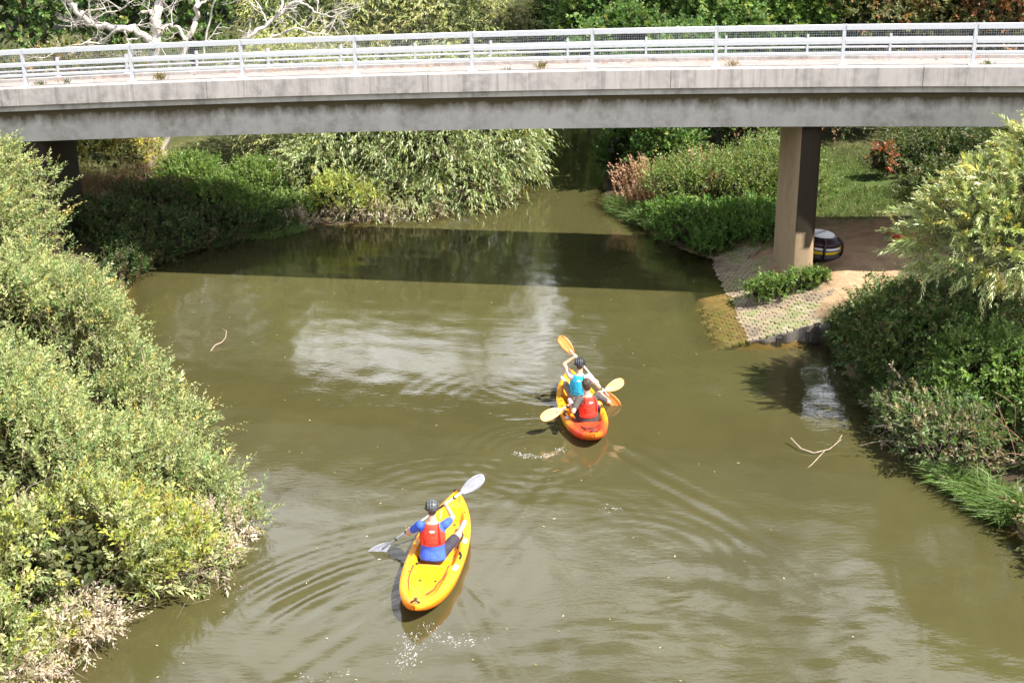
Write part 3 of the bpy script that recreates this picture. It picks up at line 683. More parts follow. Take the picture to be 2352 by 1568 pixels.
    wm = MB(); q = [P + ax * (c.get('v0', .19) + .055) * sc + (px * .5 + tx * .5).normalized() * math.cos(R(a)) * (.178 * sc) + ty * math.sin(R(a)) * (.149 * sc) - P for a in range(0, 361, 12)]; wm.tube(q, .005, 6, False); wm.build('waist_strap', M_strap, vest)
    # small oval print high on the back
    V = []; ce = P + ax * .49 * sc; ring = 14
    for k in range(ring): V.append(ce + tx * .040 * math.cos(2 * math.pi * k / ring) + ax * .016 * math.sin(2 * math.pi * k / ring) - ty * (.1575 * sc) - P)
    V += [v + ty * .02 for v in V]; F = [tuple(range(ring))[::-1]] + [(k, (k + 1) % ring, ring + (k + 1) % ring, ring + k) for k in range(ring)]
    MB().add(V, F, False).build('back_print', M_logo, vest)
    m = MB(); m.loft(secs(0, .20, .022, .022), 24)
    for (hip, kn, ft, toe) in legs: m.cone(hip, hip.lerp(kn, .80), .096 * sc, .078 * sc)
    part(m, 'shorts', c['shorts'])
    for (hip, kn, ft, toe) in legs:
        m = MB(); m.cone(ft - fy * .03 - Z * .005, toe + (toe - ft).normalized() * .035, .046, .042); m.cone(ft, ft.lerp(kn, .1), .043, .042); part(m, 'shoe', c['shoe'], .009)
    for s in (-1, 1): MB().ell(hc - P + tx * s * .031 + ty * .088 + ax * .008, .012, .010, .009, hM, 8, 6).build('eye', M_eye, root)
    MB().ell(hc - P + ty * .092 - ax * .062, .024, .010, .007, hM, 8, 6).build('mouth', plain('lips', (.42, .15, .12), .5), root)
    if helmet:
        hm = MB(); ce = hc + ax * .030; hm.ell(ce, .101 * sc, .122 * sc, .112 * sc, hM, 24, 12, -12, 90); h = link('helmet', hm.mesh('helmet', helmet[0]), root, tuple(-P + Vector((0, 0, 0))))
        h.location = (0, 0, 0); h.data.transform(Matrix.Translation(-P))
        rm = MB(); rm.tube([ce - P + hM @ Vector((math.cos(R(a)) * .104, math.sin(R(a)) * .125 + (.012 if 40 < a < 140 else 0), -.022)) for a in range(0, 361, 12)], .012, 6, False); rm.build('rim', helmet[1], h)
        for u in (-.56, -.19, .19, .56):                                             # raised ribs with dark vents between them
            pts = []
            for a in range(-35, 215, 16):
                v = Vector((u * .101 * 1.02, math.cos(R(a - 0)) * .124 * math.sqrt(1 - u * u), math.sin(R(a)) * .114 * math.sqrt(1 - u * u)))
                if v.z > -.02: pts.append(ce - P + hM @ v)
            MB().tube(pts, .010, 6).build('rib', helmet[2], h)
        for u in (-.37, 0, .37):
            for a in (38, 72, 108, 142):
                k = math.sqrt(1 - u * u); v = Vector((u * .102, math.cos(R(a)) * .1235 * k, math.sin(R(a)) * .1135 * k)); nn = hM @ Vector((v.x / .0104, v.y / .0152, v.z / .0128)).normalized()
                tt = (hM @ Vector((0, -math.sin(R(a)), math.cos(R(a))))).normalized(); Mx = Matrix((tt.cross(nn).normalized(), tt, nn)).transposed()
                MB().ell(ce - P + hM @ v, .013, .019, .004, Mx, 8, 4).build('vent', M_black, h)
    if helmet:
        m = MB(); m.ell(hc - ty * .055 - ax * .035, .060, .045, .055, hM); part(m, 'hair', M_hair, .008, 2)
    if hair:
        m = MB(); m.ell(hc + ax * .026 - ty * .010, .086 * sc, .104 * sc, .106 * sc, hM); m.ell(hc - ty * .045 - ax * .030, .072, .058, .070, hM); rr = random.Random(4)
        for k in range(70):
            v = Vector((rr.gauss(0, 1), rr.gauss(-.4, 1), rr.gauss(.6, 1))).normalized()
            if v.y > .35 and v.z < .6: continue
            p = hc + ax * .026 - ty * .010 + hM @ Vector((v.x * .084, v.y * .102, v.z * .104)); m.cone(p, p + (hM @ v) * .010 + ty * rr.uniform(-.012, .012) + tx * rr.uniform(-.014, .014), .014, .007, 6)
        part(m, 'hair', hair, .007, 2)
    return root
BLUE, REDV, CYAN = fabric('royal blue cotton', (.055, .12, .62)), fabric('red buoyancy vest', (.80, .060, .035), .1, .6), fabric('sky blue buoyancy vest', (.03, .42, .68), .1, .6)
REDD, CYAND = fabric('dark red webbing', (.42, .025, .02)), fabric('dark blue webbing', (.02, .22, .38))
GREYT, PALE, DKS, WHS, MIX = fabric('dark grey cotton', (.085, .075, .068)), fabric('pale pink cotton', (.62, .52, .47)), fabric('dark brown shorts', (.055, .042, .040)), fabric('black and white shorts', (.05, .045, .06)), fabric('grey shorts', (.20, .17, .17))
SHOE, WSHOE = fabric('grey canvas shoe', (.26, .27, .31)), fabric('pale shoe', (.5, .47, .45))
M_hel1 = plain('charcoal helmet shell', (.055, .058, .062), .3); M_hel1r = plain('silver grey helmet rib', (.11, .115, .125), .28); M_hel2 = plain('black helmet shell', (.022, .024, .03), .4); M_hel2r = plain('dark blue grey rib', (.06, .065, .08), .4)
person('person in blue shirt, red vest and dark ribbed helmet paddling the single kayak', (-1.235, 18.2, .09), R(7), R(9), R(-1), R(8), pa1, (.36, .675),
    [(-.16, .40, .27), (.33, .37, .26)], [(-.14, .80, .04), (.27, .82, .06)], dict(shirt=BLUE, vest=REDV, vestd=REDD, shorts=WHS, shoe=SHOE, sleeve=.55, hem=.03, v0=.25, hemr=.028), (M_hel1, M_black, M_hel1r), sc=1.06)
person('person in sky blue vest and black helmet in the front seat of the tandem kayak', (1.30, 24.32, .11), R(-5), R(6), R(1), R(-14), pa2, (.27, .62),
    [(-.22, .40, .27), (.18, .40, .24)], [(-.15, .82, .04), (.17, .80, .04)], dict(shirt=PALE, vest=CYAN, vestd=CYAND, shorts=MIX, shoe=WSHOE, sleeve=.4), (M_hel2, M_black, M_hel2r), sc=1.0)
person('bareheaded person in grey shirt and red vest in the rear seat of the tandem kayak', (1.43, 23.22, .12), R(-6), R(3), R(-3), R(14), pa3, (.33, .69),
    [(-.24, .38, .22), (.22, .38, .22)], [(-.16, .80, .02), (.16, .80, .02)], dict(shirt=GREYT, vest=REDV, vestd=REDD, shorts=DKS, shoe=WSHOE, sleeve=.66, hem=.05), None, M_hair, sc=1.02)
# ------------------------------------------------------------------ inflatable tube, red bag
def tubep(mb, nm, m, parent): return mb.build(nm, m, parent)
M_mar = plain('dark maroon vinyl', (.020, .006, .008), .45); M_yel = plain('yellow vinyl', (.85, .60, .01), .4); M_whv = plain('white vinyl', (.78, .78, .80), .45); M_blu = plain('navy vinyl print', (.06, .07, .20), .45); M_slate = plain('slate blue vinyl print', (.13, .18, .24), .5)
tb = tag(empty('inflatable_tube', (7.60, 32.2, float(ground_z(7.60, 32.2)) + .0), (R(5), R(4), R(20))), 'round inflatable towing tube in white, maroon and yellow half hidden behind the pier', 'inflatable tube')
def ringprof(z0, r0, z1, r1, bulge, n=6): return [(r0 + (r1 - r0) * i / n + bulge * math.sin(math.pi * i / n), z0 + (z1 - z0) * i / n) for i in range(n + 1)]
def lathe(prof, a0=0, a1=360, n=40, top=False):
    mb = MB(); V = []; k = len(prof); full = (a1 - a0) >= 360; m = n if full else n + 1
    for i in range(m):
        q = R(a0 + (a1 - a0) * i / n)
        for r, z in prof: V.append((r * math.cos(q), r * math.sin(q), z))
    F = [(i * k + j, ((i + 1) % m) * k + j, ((i + 1) % m) * k + j + 1, i * k + j + 1) for i in range(n if full else n) for j in range(k - 1)]
    return mb.add(V, F)
lathe([(0, .0)] + ringprof(.0, .42, .24, .50, .09)).build('bottom_ring', plain('black vinyl', (.02, .017, .02), .5), tb)
lathe(ringprof(.235, .505, .40, .50, .035)).build('side_band', M_yel, tb)
lathe(ringprof(.395, .505, .56, .44, .05) + [(.40, .590), (.34, .612)]).build('upper_band', M_mar, tb)
lathe([(.335, .612), (.33, .624), (.25, .634), (.12, .642), (0, .644)]).build('top_panel', M_whv, tb)
lathe([(.515, .345), (.546, .36), (.541, .395), (.50, .40)], 225, 300, 14).build('white_flash', M_whv, tb)
lathe([(.53, .315), (.552, .325), (.552, .350), (.53, .355)], 215, 305, 14).build('navy_stripe', M_blu, tb)
MB().box((-.05, .02, .646), (.50, .09, .006), Matrix.Rotation(R(24), 3, 'Z')).build('top_print', M_slate, tb)
rr = random.Random(8)
for i in range(9):                                                   # unreadable pale lettering reduced to its marks
    MB().box(Matrix.Rotation(R(24), 3, 'Z') @ Vector((-.21 + i * .05, .0, 0)) + Vector((-.05, .02, .651)), (.024, .045, .004), Matrix.Rotation(R(24), 3, 'Z')).build('print_mark', M_whv, tb)
for a in (250, 318):
    q = R(a); MB().tube([(math.cos(q) * r, math.sin(q) * r, z) for r, z in ((.40, .60), (.53, .50), (.56, .40), (.57, .25), (.53, .14))], .035, 8).build('grab_strap', M_mar, tb)
bag = tag(empty('dry_bag', (9.98, 33.2, float(ground_z(9.98, 33.2))), (0, 0, R(-25))), 'red bag on the sand half hidden behind the tips of the right willow', 'bag')
mb = MB(); mb.loft([((-.34, 0, .12), (0, .02, 0), (0, 0, .02)), ((-.33, 0, .13), (0, .10, 0), (0, 0, .10)), ((-.1, 0, .155), (0, .15, 0), (0, 0, .15)), ((.15, 0, .15), (0, .145, 0), (0, 0, .145)), ((.26, 0, .16), (0, .12, 0), (0, 0, .08)), ((.34, 0, .17), (0, .15, 0), (0, 0, .02))], 18)
mb.build('bag_body', plain('red coated fabric', (.55, .05, .03), .5, bmp=.3), bag); MB().tube([(.34, -.14, .17), (.40, 0, .21), (.34, .14, .17)], .018, 6).build('carry_strap', M_black, bag)
bag2 = tag(empty('cloth_bundle', (10.02, 33.9, float(ground_z(10.02, 33.9))), (0, 0, R(30))), 'small orange red bundle lying on the sand above the red bag', 'bundle')
mb = MB(); mb.ell((-.12, 0, .07), .12, .26, .07); mb.ell((.13, .02, .075), .12, .25, .07); mb.build('folded_panels', plain('orange red nylon', (.62, .10, .04), .6), bag2); MB().tube([(-.2, .12, .13), (0, .13, .16), (.2, .12, .13)], .012, 5).build('buckle_strap', M_black, bag2)

# ------------------------------------------------------------------ foliage helpers
def nrm(a): return a / np.maximum(np.linalg.norm(a, axis=-1, keepdims=True), 1e-9)
UPV = np.array((0, 0, 1.0))
def crown_points(blobs, n, g, shell=(.80, 1.06), lump=.16, freq=.9, gap=.25, zmin=None, down=-.35):
    B = np.array(blobs, float); area = (B[:, 3] * B[:, 4] + B[:, 4] * B[:, 5] + B[:, 3] * B[:, 5]); out = []; nor = []; got = 0
    while got < n:
        m = int(n * 1.6) + 200; k = g.choice(len(B), m, p=area / area.sum()); d = nrm(g.normal(size=(m, 3)))
        d[:, 2] = np.where(d[:, 2] < down, np.abs(d[:, 2]), d[:, 2])
        r = g.uniform(shell[0], shell[1], m) * (1 + lump * snoise(d * 2.2 + B[k, :3], .8)); p = B[k, :3] + d * B[k, 3:6] * r[:, None]
        nn = nrm(d / B[k, 3:6]); ok = np.ones(m, bool)
        for j in range(len(B)):
            q = np.linalg.norm((p - B[j, :3]) / B[j, 3:6], axis=1); ok &= ~((q < .78) & (k != j))
        ok &= snoise(p, freq) + g.normal(0, .22, m) > -1 + gap * 2.2
        if zmin is not None: ok &= p[:, 2] > zmin + .02
        out.append(p[ok]); nor.append(nn[ok]); got += ok.sum()
    return np.concatenate(out)[:n], np.concatenate(nor)[:n]
def palette(n, cols, g, P=None, var=.16, freq=1.0):
    C = np.array([c[:3] for c in cols]); w = np.array([c[3] if len(c) > 3 else 1 for c in cols]); i = g.choice(len(C), n, p=w / w.sum()); c = C[i] * np.exp(g.normal(0, var, (n, 1)))
    return c
def leaf_quads(base, axis, L_, Wd, g, lens=False, flat=.8, droop=.12):
    n = len(base); ref = nrm(UPV * flat + np.array((.35, -.15, 0)) + g.normal(0, .42, (n, 3))); w = nrm(np.cross(axis, ref)); up_ = np.cross(w, axis); L_ = L_[:, None]; Wd = Wd[:, None]
    tip = base + axis * L_ - UPV * L_ * droop
    if lens:
        a = base + axis * L_ * .28 + up_ * L_ * .03; b_ = base + axis * L_ * .66 - UPV * L_ * droop * .45 + up_ * L_ * .03
        V = np.stack([base, a + w * Wd * .46, b_ + w * Wd * .36, tip, b_ - w * Wd * .36, a - w * Wd * .46], 1).reshape(-1, 3)
        i = np.arange(n)[:, None] * 6; F = np.concatenate([i + np.array([0, 1, 2, 5]), i + np.array([5, 2, 4, 4])], 1)
        F = np.concatenate([i + np.array([[0, 1, 4, 5]]), i + np.array([[1, 2, 3, 4]])], 0); return V, F, 2
    m_ = base + axis * L_ * .48 + up_ * L_ * .04
    V = np.stack([base, m_ + w * Wd * .5, tip, m_ - w * Wd * .5], 1).reshape(-1, 3); F = np.arange(n * 4).reshape(n, 4); return V, F, 1
def shoots(P, Nn, g, length, nl, leafL, leafW, out=.7, upw=.45, rnd=.5, cols=None, var=.15, spread=(40, 62), lens=False, droop=.12, sag=.15, shootvar=.18, flat=.8, tipcols=None, start=.12, longs=.09):
    S = len(P); D = nrm(Nn * out + UPV * upw + g.normal(0, rnd, (S, 3))); Ls = g.uniform(*length, S) * np.where(g.uniform(0, 1, S) < longs, 1.75, 1)
    t = (np.arange(nl) + .5) / nl * (1 - start) + start; t = np.clip(t[None] + g.normal(0, .02, (S, nl)), 0, 1)
    pos = P[:, None] + D[:, None] * (t * Ls[:, None])[..., None] - UPV * (sag * Ls[:, None] * t ** 2)[..., None]
    Dt = nrm(D[:, None] - UPV * (2 * sag * t)[..., None]); a = nrm(np.cross(D, nrm(g.normal(size=(S, 3))))); b_ = np.cross(D, a)
    ph = (np.arange(nl) * 2.4)[None] + g.uniform(0, 6.28, (S, 1)) + g.normal(0, .3, (S, nl)); side = a[:, None] * np.cos(ph)[..., None] + b_[:, None] * np.sin(ph)[..., None]
    q = np.radians(g.uniform(spread[0], spread[1], (S, nl)) * (1.05 - .55 * t)); ax = nrm(Dt * np.cos(q)[..., None] + side * np.sin(q)[..., None])
    n = S * nl; pos = pos.reshape(-1, 3); ax = ax.reshape(-1, 3); tt = t.reshape(-1)
    Ll = g.uniform(*leafL, n) * (1.08 - .5 * tt ** 3) * np.repeat(np.exp(g.normal(0, .18, S)), nl); Wl = Ll * g.uniform(*leafW, n)
    V, F, k = leaf_quads(pos, ax, Ll, Wl, g, lens, flat, droop)
    cs = palette(S, cols, g, P, shootvar); c = np.repeat(cs, nl, 0)
    if tipcols is not None: kk = np.clip((tt - .45) * 1.6, 0, 1)[:, None]; c = c * (1 - kk) + np.array(tipcols) * kk
    c = 1.55 * c * np.exp(g.normal(0, var, (n, 1))) * np.exp(g.normal(0, .06, (n, 3)))
    if k == 2: c = np.concatenate([c, c], 0)
    return V, F, np.clip(c, .004, .75), (P, D, Ls)
def inner(blobs, n, g, size, cols, zmin=None):  # darker colours passed in, crown interior shade put into the leaf colour
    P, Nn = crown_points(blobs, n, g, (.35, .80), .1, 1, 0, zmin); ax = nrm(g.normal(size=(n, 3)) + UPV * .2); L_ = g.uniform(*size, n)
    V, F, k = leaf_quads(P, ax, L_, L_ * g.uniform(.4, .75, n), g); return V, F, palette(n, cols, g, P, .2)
def cat(*ps):
    V = []; F = []; C = []; o = 0
    for v, f, c in ps: V.append(v); F.append(f + o); C.append(c); o += len(v)
    return np.concatenate(V), np.concatenate(F), np.concatenate(C)
def sticks(P, D, Ls, r0, g, bend=.12):
    """thin three sided stems"""
    S = len(P); a = nrm(np.cross(D, nrm(g.normal(size=(S, 3))))); b_ = np.cross(D, a); ts = (0, .5, 1); V = []
    bd = g.normal(0, bend, (S, 3)) * Ls[:, None]
    for t in ts:
        c = P + D * (Ls * t)[:, None] + bd * (t * (1 - t) * 2) - UPV * (.12 * Ls * t * t)[:, None]
        for k in range(3): q = k * 2.094; V.append(c + (a * math.cos(q) + b_ * math.sin(q)) * (r0 * (1.05 - .75 * t)))
    V = np.stack(V, 1).reshape(-1, 3); i = np.arange(S)[:, None] * 9
    F = np.concatenate([i + np.array([[s * 3 + k, s * 3 + (k + 1) % 3, s * 3 + 3 + (k + 1) % 3, s * 3 + 3 + k]]) for s in range(2) for k in range(3)]); return V, F
def barkmat(name, a, b_):
    m, t, b = mat(name); f = noise(t, 6, 5, .7, stretch=(1.5, 1.5, .35)); t.links.new(ramp(t, f, [(.35, a), (.65, b_)]), b.inputs['Base Color']); b.inputs['Roughness'].default_value = .9; b.inputs['Specular IOR Level'].default_value = .2
    bump(t, b, noise(t, 16, 4, .7, stretch=(1.5, 1.5, .5)), .5, .03); return m
M_bark = barkmat('brown bark', (.07, .05, .035), (.15, .115, .08)); M_stem = barkmat('green brown stem', (.15, .13, .06), (.26, .21, .11)); M_dead = barkmat('bleached dead wood', (.30, .27, .235), (.60, .555, .505)); M_dry = barkmat('dry grey twig', (.30, .23, .17), (.50, .40, .31)); M_redstem = barkmat('reddish dead stem', (.25, .12, .08), (.42, .24, .16))
def limbs(root, base, targets, r, g, mat_, trunk_to=None, name='limb'):
    base = Vector(base)
    if trunk_to is not None:
        tt = Vector(trunk_to); m = base.lerp(tt, .5) + Vector((g.normal(0, .12), g.normal(0, .12), 0)); MB().tube([base - Vector((0, 0, .25)), base, m, tt], [r * 1.35, r * 1.1, r * .9, r * .7], 10).build('trunk', mat_, root); base = tt
    for q in targets:
        q = Vector(q); m1 = base.lerp(q, .35) + Vector((g.normal(0, .12), g.normal(0, .12), .12)); m2 = base.lerp(q, .7) + Vector((g.normal(0, .15), g.normal(0, .15), .15)); MB().tube([base, m1, m2, q], [r * .55, r * .42, r * .28, r * .1], 7).build(name, mat_, root)
def plant(name, label, cat_, blobs, base, g, S, nl, length, leafL, leafW, cols, in_n=0, in_cols=None, in_size=(.10, .2), stems=0, stem_m=None, limb_r=0.0, trunk_to=None, limb_t=None, zmin=None, gap=.2, group=None, mat_=None, crown='crown', down=-.35, shell=(.78, 1.06), lump=.24, freq=.9, dead=0, **kw):
    root = tag(empty(name, base), label, cat_, group); off = np.array(base)
    P, Nn = crown_points(blobs, S, g, shell, lump, freq, gap, zmin, down)
    v, f, c, sh = shoots(P, Nn, g, length, nl, leafL, leafW, cols=cols, **kw)
    ps = [(v, f, c)]
    if in_n: ps.append(inner(blobs, in_n, g, in_size, in_cols or cols, zmin))
    v, f, c = cat(*ps); link(crown, npmesh(crown, v - off, f, mat_ or M_leaf, tint=c), root)
    if stems:
        k = g.choice(S, min(stems, S), replace=False); bk = g.uniform(.15, .5, len(k)); D = sh[1][k]; L_ = sh[2][k]
        sv, sf = sticks(sh[0][k] - D * (bk)[:, None], D, L_ * .95 + bk, .0045, g); tag(link('twigs', npmesh('twigs', sv - off, sf, stem_m or M_stem, smooth=True), root), kind='stuff')
    if dead:
        k = g.choice(S, dead, replace=False); D = nrm(sh[1][k] + g.normal(0, .35, (dead, 3))); L_ = g.uniform(.35, .95, dead)
        sv, sf = sticks(sh[0][k] - D * .1, D, L_, .007, g, .2); tag(link('dead_twigs', npmesh('dead_twigs', sv - off, sf, M_dry, smooth=True), root), kind='stuff')
    if limb_r: limbs(root, Vector((0, 0, 0)), [Vector(b_[:3]) - Vector(base) for b_ in (limb_t or blobs)], limb_r, g, M_bark, Vector(trunk_to) - Vector(base) if trunk_to else None)
    return root
def gz(x, y): return float(ground_z(np.array(x, float), np.array(y, float)))

# ------------------------------------------------------------------ sallows along the left bank (foreground)
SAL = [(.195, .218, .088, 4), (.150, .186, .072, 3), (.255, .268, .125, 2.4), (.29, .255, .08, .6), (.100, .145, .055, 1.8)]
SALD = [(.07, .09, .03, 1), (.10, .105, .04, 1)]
YEL_ = [(.22, .235, .045, 3), (.29, .25, .055, 1.6), (.17, .21, .05, 2), (.33, .25, .09, .6)]
PALE_ = [(.36, .30, .24, 3), (.30, .26, .19, 2), (.22, .22, .12, 1)]
kw = dict(dead=75, lump=.30, freq=1.1, nl=13, leafL=(.060, .105), leafW=(.30, .42), length=(.28, .55), out=.55, upw=.55, rnd=.42, stem_m=M_stem)
g = np.random.default_rng(21)
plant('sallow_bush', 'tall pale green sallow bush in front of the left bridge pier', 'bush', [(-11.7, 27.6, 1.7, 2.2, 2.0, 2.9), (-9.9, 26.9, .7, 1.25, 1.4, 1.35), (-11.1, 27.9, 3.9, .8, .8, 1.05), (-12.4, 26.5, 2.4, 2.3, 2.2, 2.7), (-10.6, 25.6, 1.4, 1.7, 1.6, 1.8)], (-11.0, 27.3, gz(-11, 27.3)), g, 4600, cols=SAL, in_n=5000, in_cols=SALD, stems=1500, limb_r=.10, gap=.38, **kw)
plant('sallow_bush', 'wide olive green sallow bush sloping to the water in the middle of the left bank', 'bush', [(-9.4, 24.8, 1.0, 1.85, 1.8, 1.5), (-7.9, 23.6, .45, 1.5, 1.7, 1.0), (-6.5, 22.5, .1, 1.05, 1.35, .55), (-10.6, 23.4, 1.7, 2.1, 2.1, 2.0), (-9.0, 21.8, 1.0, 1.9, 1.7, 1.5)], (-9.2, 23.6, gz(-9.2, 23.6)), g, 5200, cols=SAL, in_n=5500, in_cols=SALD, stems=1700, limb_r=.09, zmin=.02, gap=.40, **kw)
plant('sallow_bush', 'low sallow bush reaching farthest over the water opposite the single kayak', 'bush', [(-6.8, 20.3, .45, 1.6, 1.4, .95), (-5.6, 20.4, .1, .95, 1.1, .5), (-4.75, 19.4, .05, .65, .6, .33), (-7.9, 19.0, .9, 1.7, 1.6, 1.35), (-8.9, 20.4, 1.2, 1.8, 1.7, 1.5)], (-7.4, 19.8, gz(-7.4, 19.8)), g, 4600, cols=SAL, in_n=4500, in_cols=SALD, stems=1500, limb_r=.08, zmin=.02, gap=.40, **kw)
kw2 = dict(kw); kw2.update(leafL=(.075, .12), leafW=(.32, .44))
plant('sallow_bush', 'yellowing sallow bush with bleached leaves along its foot in the bottom left corner', 'bush', [(-6.6, 17.3, .4, 1.3, 1.3, 1.0), (-5.5, 18.0, .1, .9, .8, .5), (-7.6, 15.6, .25, 1.3, 1.2, .85), (-8.7, 16.4, 1.1, 1.7, 1.7, 1.3), (-6.8, 15.9, 0, .7, .7, .4)], (-7.6, 16.6, gz(-7.6, 16.6)), g, 3600, cols=SAL[:3] + YEL_[:1], in_n=3500, in_cols=SALD, stems=1500, limb_r=.07, zmin=.02, gap=.38, **kw2)
# silted pale leaves and dry sticks in the lower branches, touching the water
g = np.random.default_rng(22)
plant('yellow_sallow_shoots', 'bright yellow sallow shoots low over the water on the left bank', 'bush', [(-5.45, 18.35, .28, .75, .55, .32), (-6.2, 18.5, .55, .6, .5, .35)], (-5.9, 18.3, 0), g, 430, cols=YEL_, stems=200, zmin=.05, gap=.15, **kw2)
PB = [(-5.0, 18.2, .10, .75, .5, .22), (-6.1, 16.3, .10, .6, .7, .3), (-6.7, 15.2, .08, .7, .5, .28), (-4.75, 19.1, .12, .5, .45, .25), (-6.35, 18.75, .55, .5, .3, .25), (-7.2, 17.9, .85, .45, .4, .3)]
plant('dry_sallow_branches', 'bleached silt covered branches trailing in the water under the left bushes', 'dead branches', PB, (-6.0, 17.0, 0), g, 1000, 11, (.22, .45), (.06, .10), (.28, .4), PALE_, stems=520, stem_m=M_dry, zmin=.0, gap=.1, out=.8, upw=.1, rnd=.6, crown='dry_leaves')
def twig_tangle(parent, c, r, n, g, m, L_=(.3, .9), rad=.006, updir=.2, name='twigs', dirx=(0.5, -.2, 0)):
    P = np.array(c) + g.normal(size=(n, 3)) * np.array(r) * .5; P[:, 2] = np.maximum(P[:, 2], .0); D = nrm(g.normal(size=(n, 3)) + np.array(dirx) + UPV * updir)
    v, f = sticks(P, D, g.uniform(*L_, n), rad, g, .3); return tag(link(name, npmesh(name, v - np.array(parent.location), f, m, smooth=True), parent), kind='stuff')
tw = tag(empty('brushwood', (-5.1, 17.75, .05)), 'tangle of dry twigs poking out over the water at the foot of the yellow shoots', 'twigs'); twig_tangle(tw, (-5.3, 17.8, .16), (.75, .35, .12), 170, g, M_dry, dirx=(.9, .1, 0))
tw = tag(empty('brushwood', (-6.0, 15.0, .05)), 'tangle of dry twigs at the waterline in the bottom left corner', 'twigs'); twig_tangle(tw, (-6.6, 15.2, .10), (.7, .5, .10), 130, g, M_dry, dirx=(.9, -.2, 0))
# ------------------------------------------------------------------ willow and plants of the right bank (foreground)
g = np.random.default_rng(31)
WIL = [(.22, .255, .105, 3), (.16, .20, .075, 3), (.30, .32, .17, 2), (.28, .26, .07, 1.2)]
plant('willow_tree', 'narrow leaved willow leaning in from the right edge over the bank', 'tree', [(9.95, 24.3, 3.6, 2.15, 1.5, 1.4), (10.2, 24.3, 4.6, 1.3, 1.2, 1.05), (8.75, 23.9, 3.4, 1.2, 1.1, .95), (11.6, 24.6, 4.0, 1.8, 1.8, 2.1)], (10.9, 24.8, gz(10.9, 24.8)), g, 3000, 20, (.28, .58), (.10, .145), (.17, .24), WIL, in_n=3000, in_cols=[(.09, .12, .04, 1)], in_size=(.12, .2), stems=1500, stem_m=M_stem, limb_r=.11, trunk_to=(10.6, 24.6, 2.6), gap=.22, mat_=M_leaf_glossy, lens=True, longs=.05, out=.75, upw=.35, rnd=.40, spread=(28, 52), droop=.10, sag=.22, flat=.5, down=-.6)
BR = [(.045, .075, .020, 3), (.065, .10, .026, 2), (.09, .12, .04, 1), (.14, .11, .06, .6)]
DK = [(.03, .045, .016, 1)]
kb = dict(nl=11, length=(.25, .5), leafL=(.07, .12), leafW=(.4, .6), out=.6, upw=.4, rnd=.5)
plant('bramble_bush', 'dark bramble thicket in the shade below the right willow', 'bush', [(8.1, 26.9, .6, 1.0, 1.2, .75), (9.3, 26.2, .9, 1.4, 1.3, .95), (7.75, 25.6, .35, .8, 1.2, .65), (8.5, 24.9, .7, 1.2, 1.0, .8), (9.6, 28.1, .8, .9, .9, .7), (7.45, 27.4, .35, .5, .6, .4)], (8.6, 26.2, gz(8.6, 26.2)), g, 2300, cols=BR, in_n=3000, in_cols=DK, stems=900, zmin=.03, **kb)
NET = [(.080, .135, .030, 3), (.115, .165, .045, 2), (.055, .10, .022, 2)]
plant('nettle_patch', 'bright green nettles on the right bank below the bramble', 'plant', [(9.0, 23.4, .85, 1.2, 1.0, .8), (8.2, 23.0, .45, .8, .8, .5), (9.8, 22.0, .7, 1.0, 1.0, .65)], (8.9, 22.8, gz(8.9, 22.8)), g, 1250, cols=NET, in_n=1600, in_cols=DK, stems=500, zmin=.03, **kb)
plant('mixed_shrub', 'low grey green shrub with dead leaves overhanging the water on the right', 'bush', [(7.55, 22.9, .3, .7, 1.0, .45), (7.8, 21.8, .4, .75, .9, .5), (9.3, 20.9, .25, .6, .8, .35)], (7.9, 22, gz(7.9, 22)), g, 1000, cols=[(.075, .105, .04, 3), (.12, .11, .06, 1.5), (.06, .10, .03, 2), (.19, .15, .10, .6)], in_n=1200, in_cols=DK, stems=700, stem_m=M_dry, zmin=.03, **kb)
plant('mixed_shrub', 'leafy shrub hanging over the water at the lower right edge', 'bush', [(8.75, 18.6, .2, .65, .9, .38), (10.1, 19.4, .7, 1.0, 1.2, .7), (9.2, 17.2, .4, .9, 1.2, .6)], (9.0, 19, gz(9, 19)), g, 1200, cols=[(.08, .11, .03, 3), (.12, .13, .045, 2), (.16, .13, .06, 1)], in_n=1300, in_cols=DK, stems=500, zmin=.03, **kb)
def blades(name, label, cat_, pts, n, h, wd, cols, g, lean=.45, kind=None, mat_=None, spread=.25, parent=None, dirx=(0, 0)):
    pts = np.array(pts, float); k = g.integers(0, len(pts), n); r = pts[k, 2] if pts.shape[1] > 2 else np.full(n, spread)
    q = g.uniform(0, 6.28, n); rr = np.sqrt(g.uniform(0, 1, n)) * r; x = pts[k, 0] + np.cos(q) * rr; y = pts[k, 1] + np.sin(q) * rr; P = np.stack([x, y, ground_z(x, y)], -1); P[:, 2] = np.maximum(P[:, 2], -.03)
    D = nrm(np.stack([g.normal(dirx[0], lean, n), g.normal(dirx[1], lean, n), np.ones(n)], -1)); H_ = g.uniform(*h, n); w = nrm(np.cross(D, nrm(g.normal(size=(n, 3)))))*(wd * .5)
    fall = nrm(D * np.array((1, 1, 0)) + 1e-6); m_ = P + D * (H_ * .55)[:, None]; tip = P + D * (H_ * .88)[:, None] + fall * (H_ * .34)[:, None] - UPV * (H_ * .14)[:, None]
    V = np.stack([P - w, P + w, m_ + w * .8, tip + w * .1, tip - w * .1, m_ - w * .8], 1).reshape(-1, 3); i = np.arange(n)[:, None] * 6; F = np.concatenate([i + np.array([[0, 1, 2, 5]]), i + np.array([[5, 2, 3, 4]])]); c = palette(n, cols, g, P, .2); c = np.concatenate([c, c])
    base = P.mean(0)
    if parent is not None: return link(name, npmesh(name, V - np.array(parent.location), F, mat_ or M_grass, tint=c), parent)
    o = link(name, npmesh(name, V - base, F, mat_ or M_grass, tint=c), None, tuple(base)); return tag(o, label, cat_, None, kind)
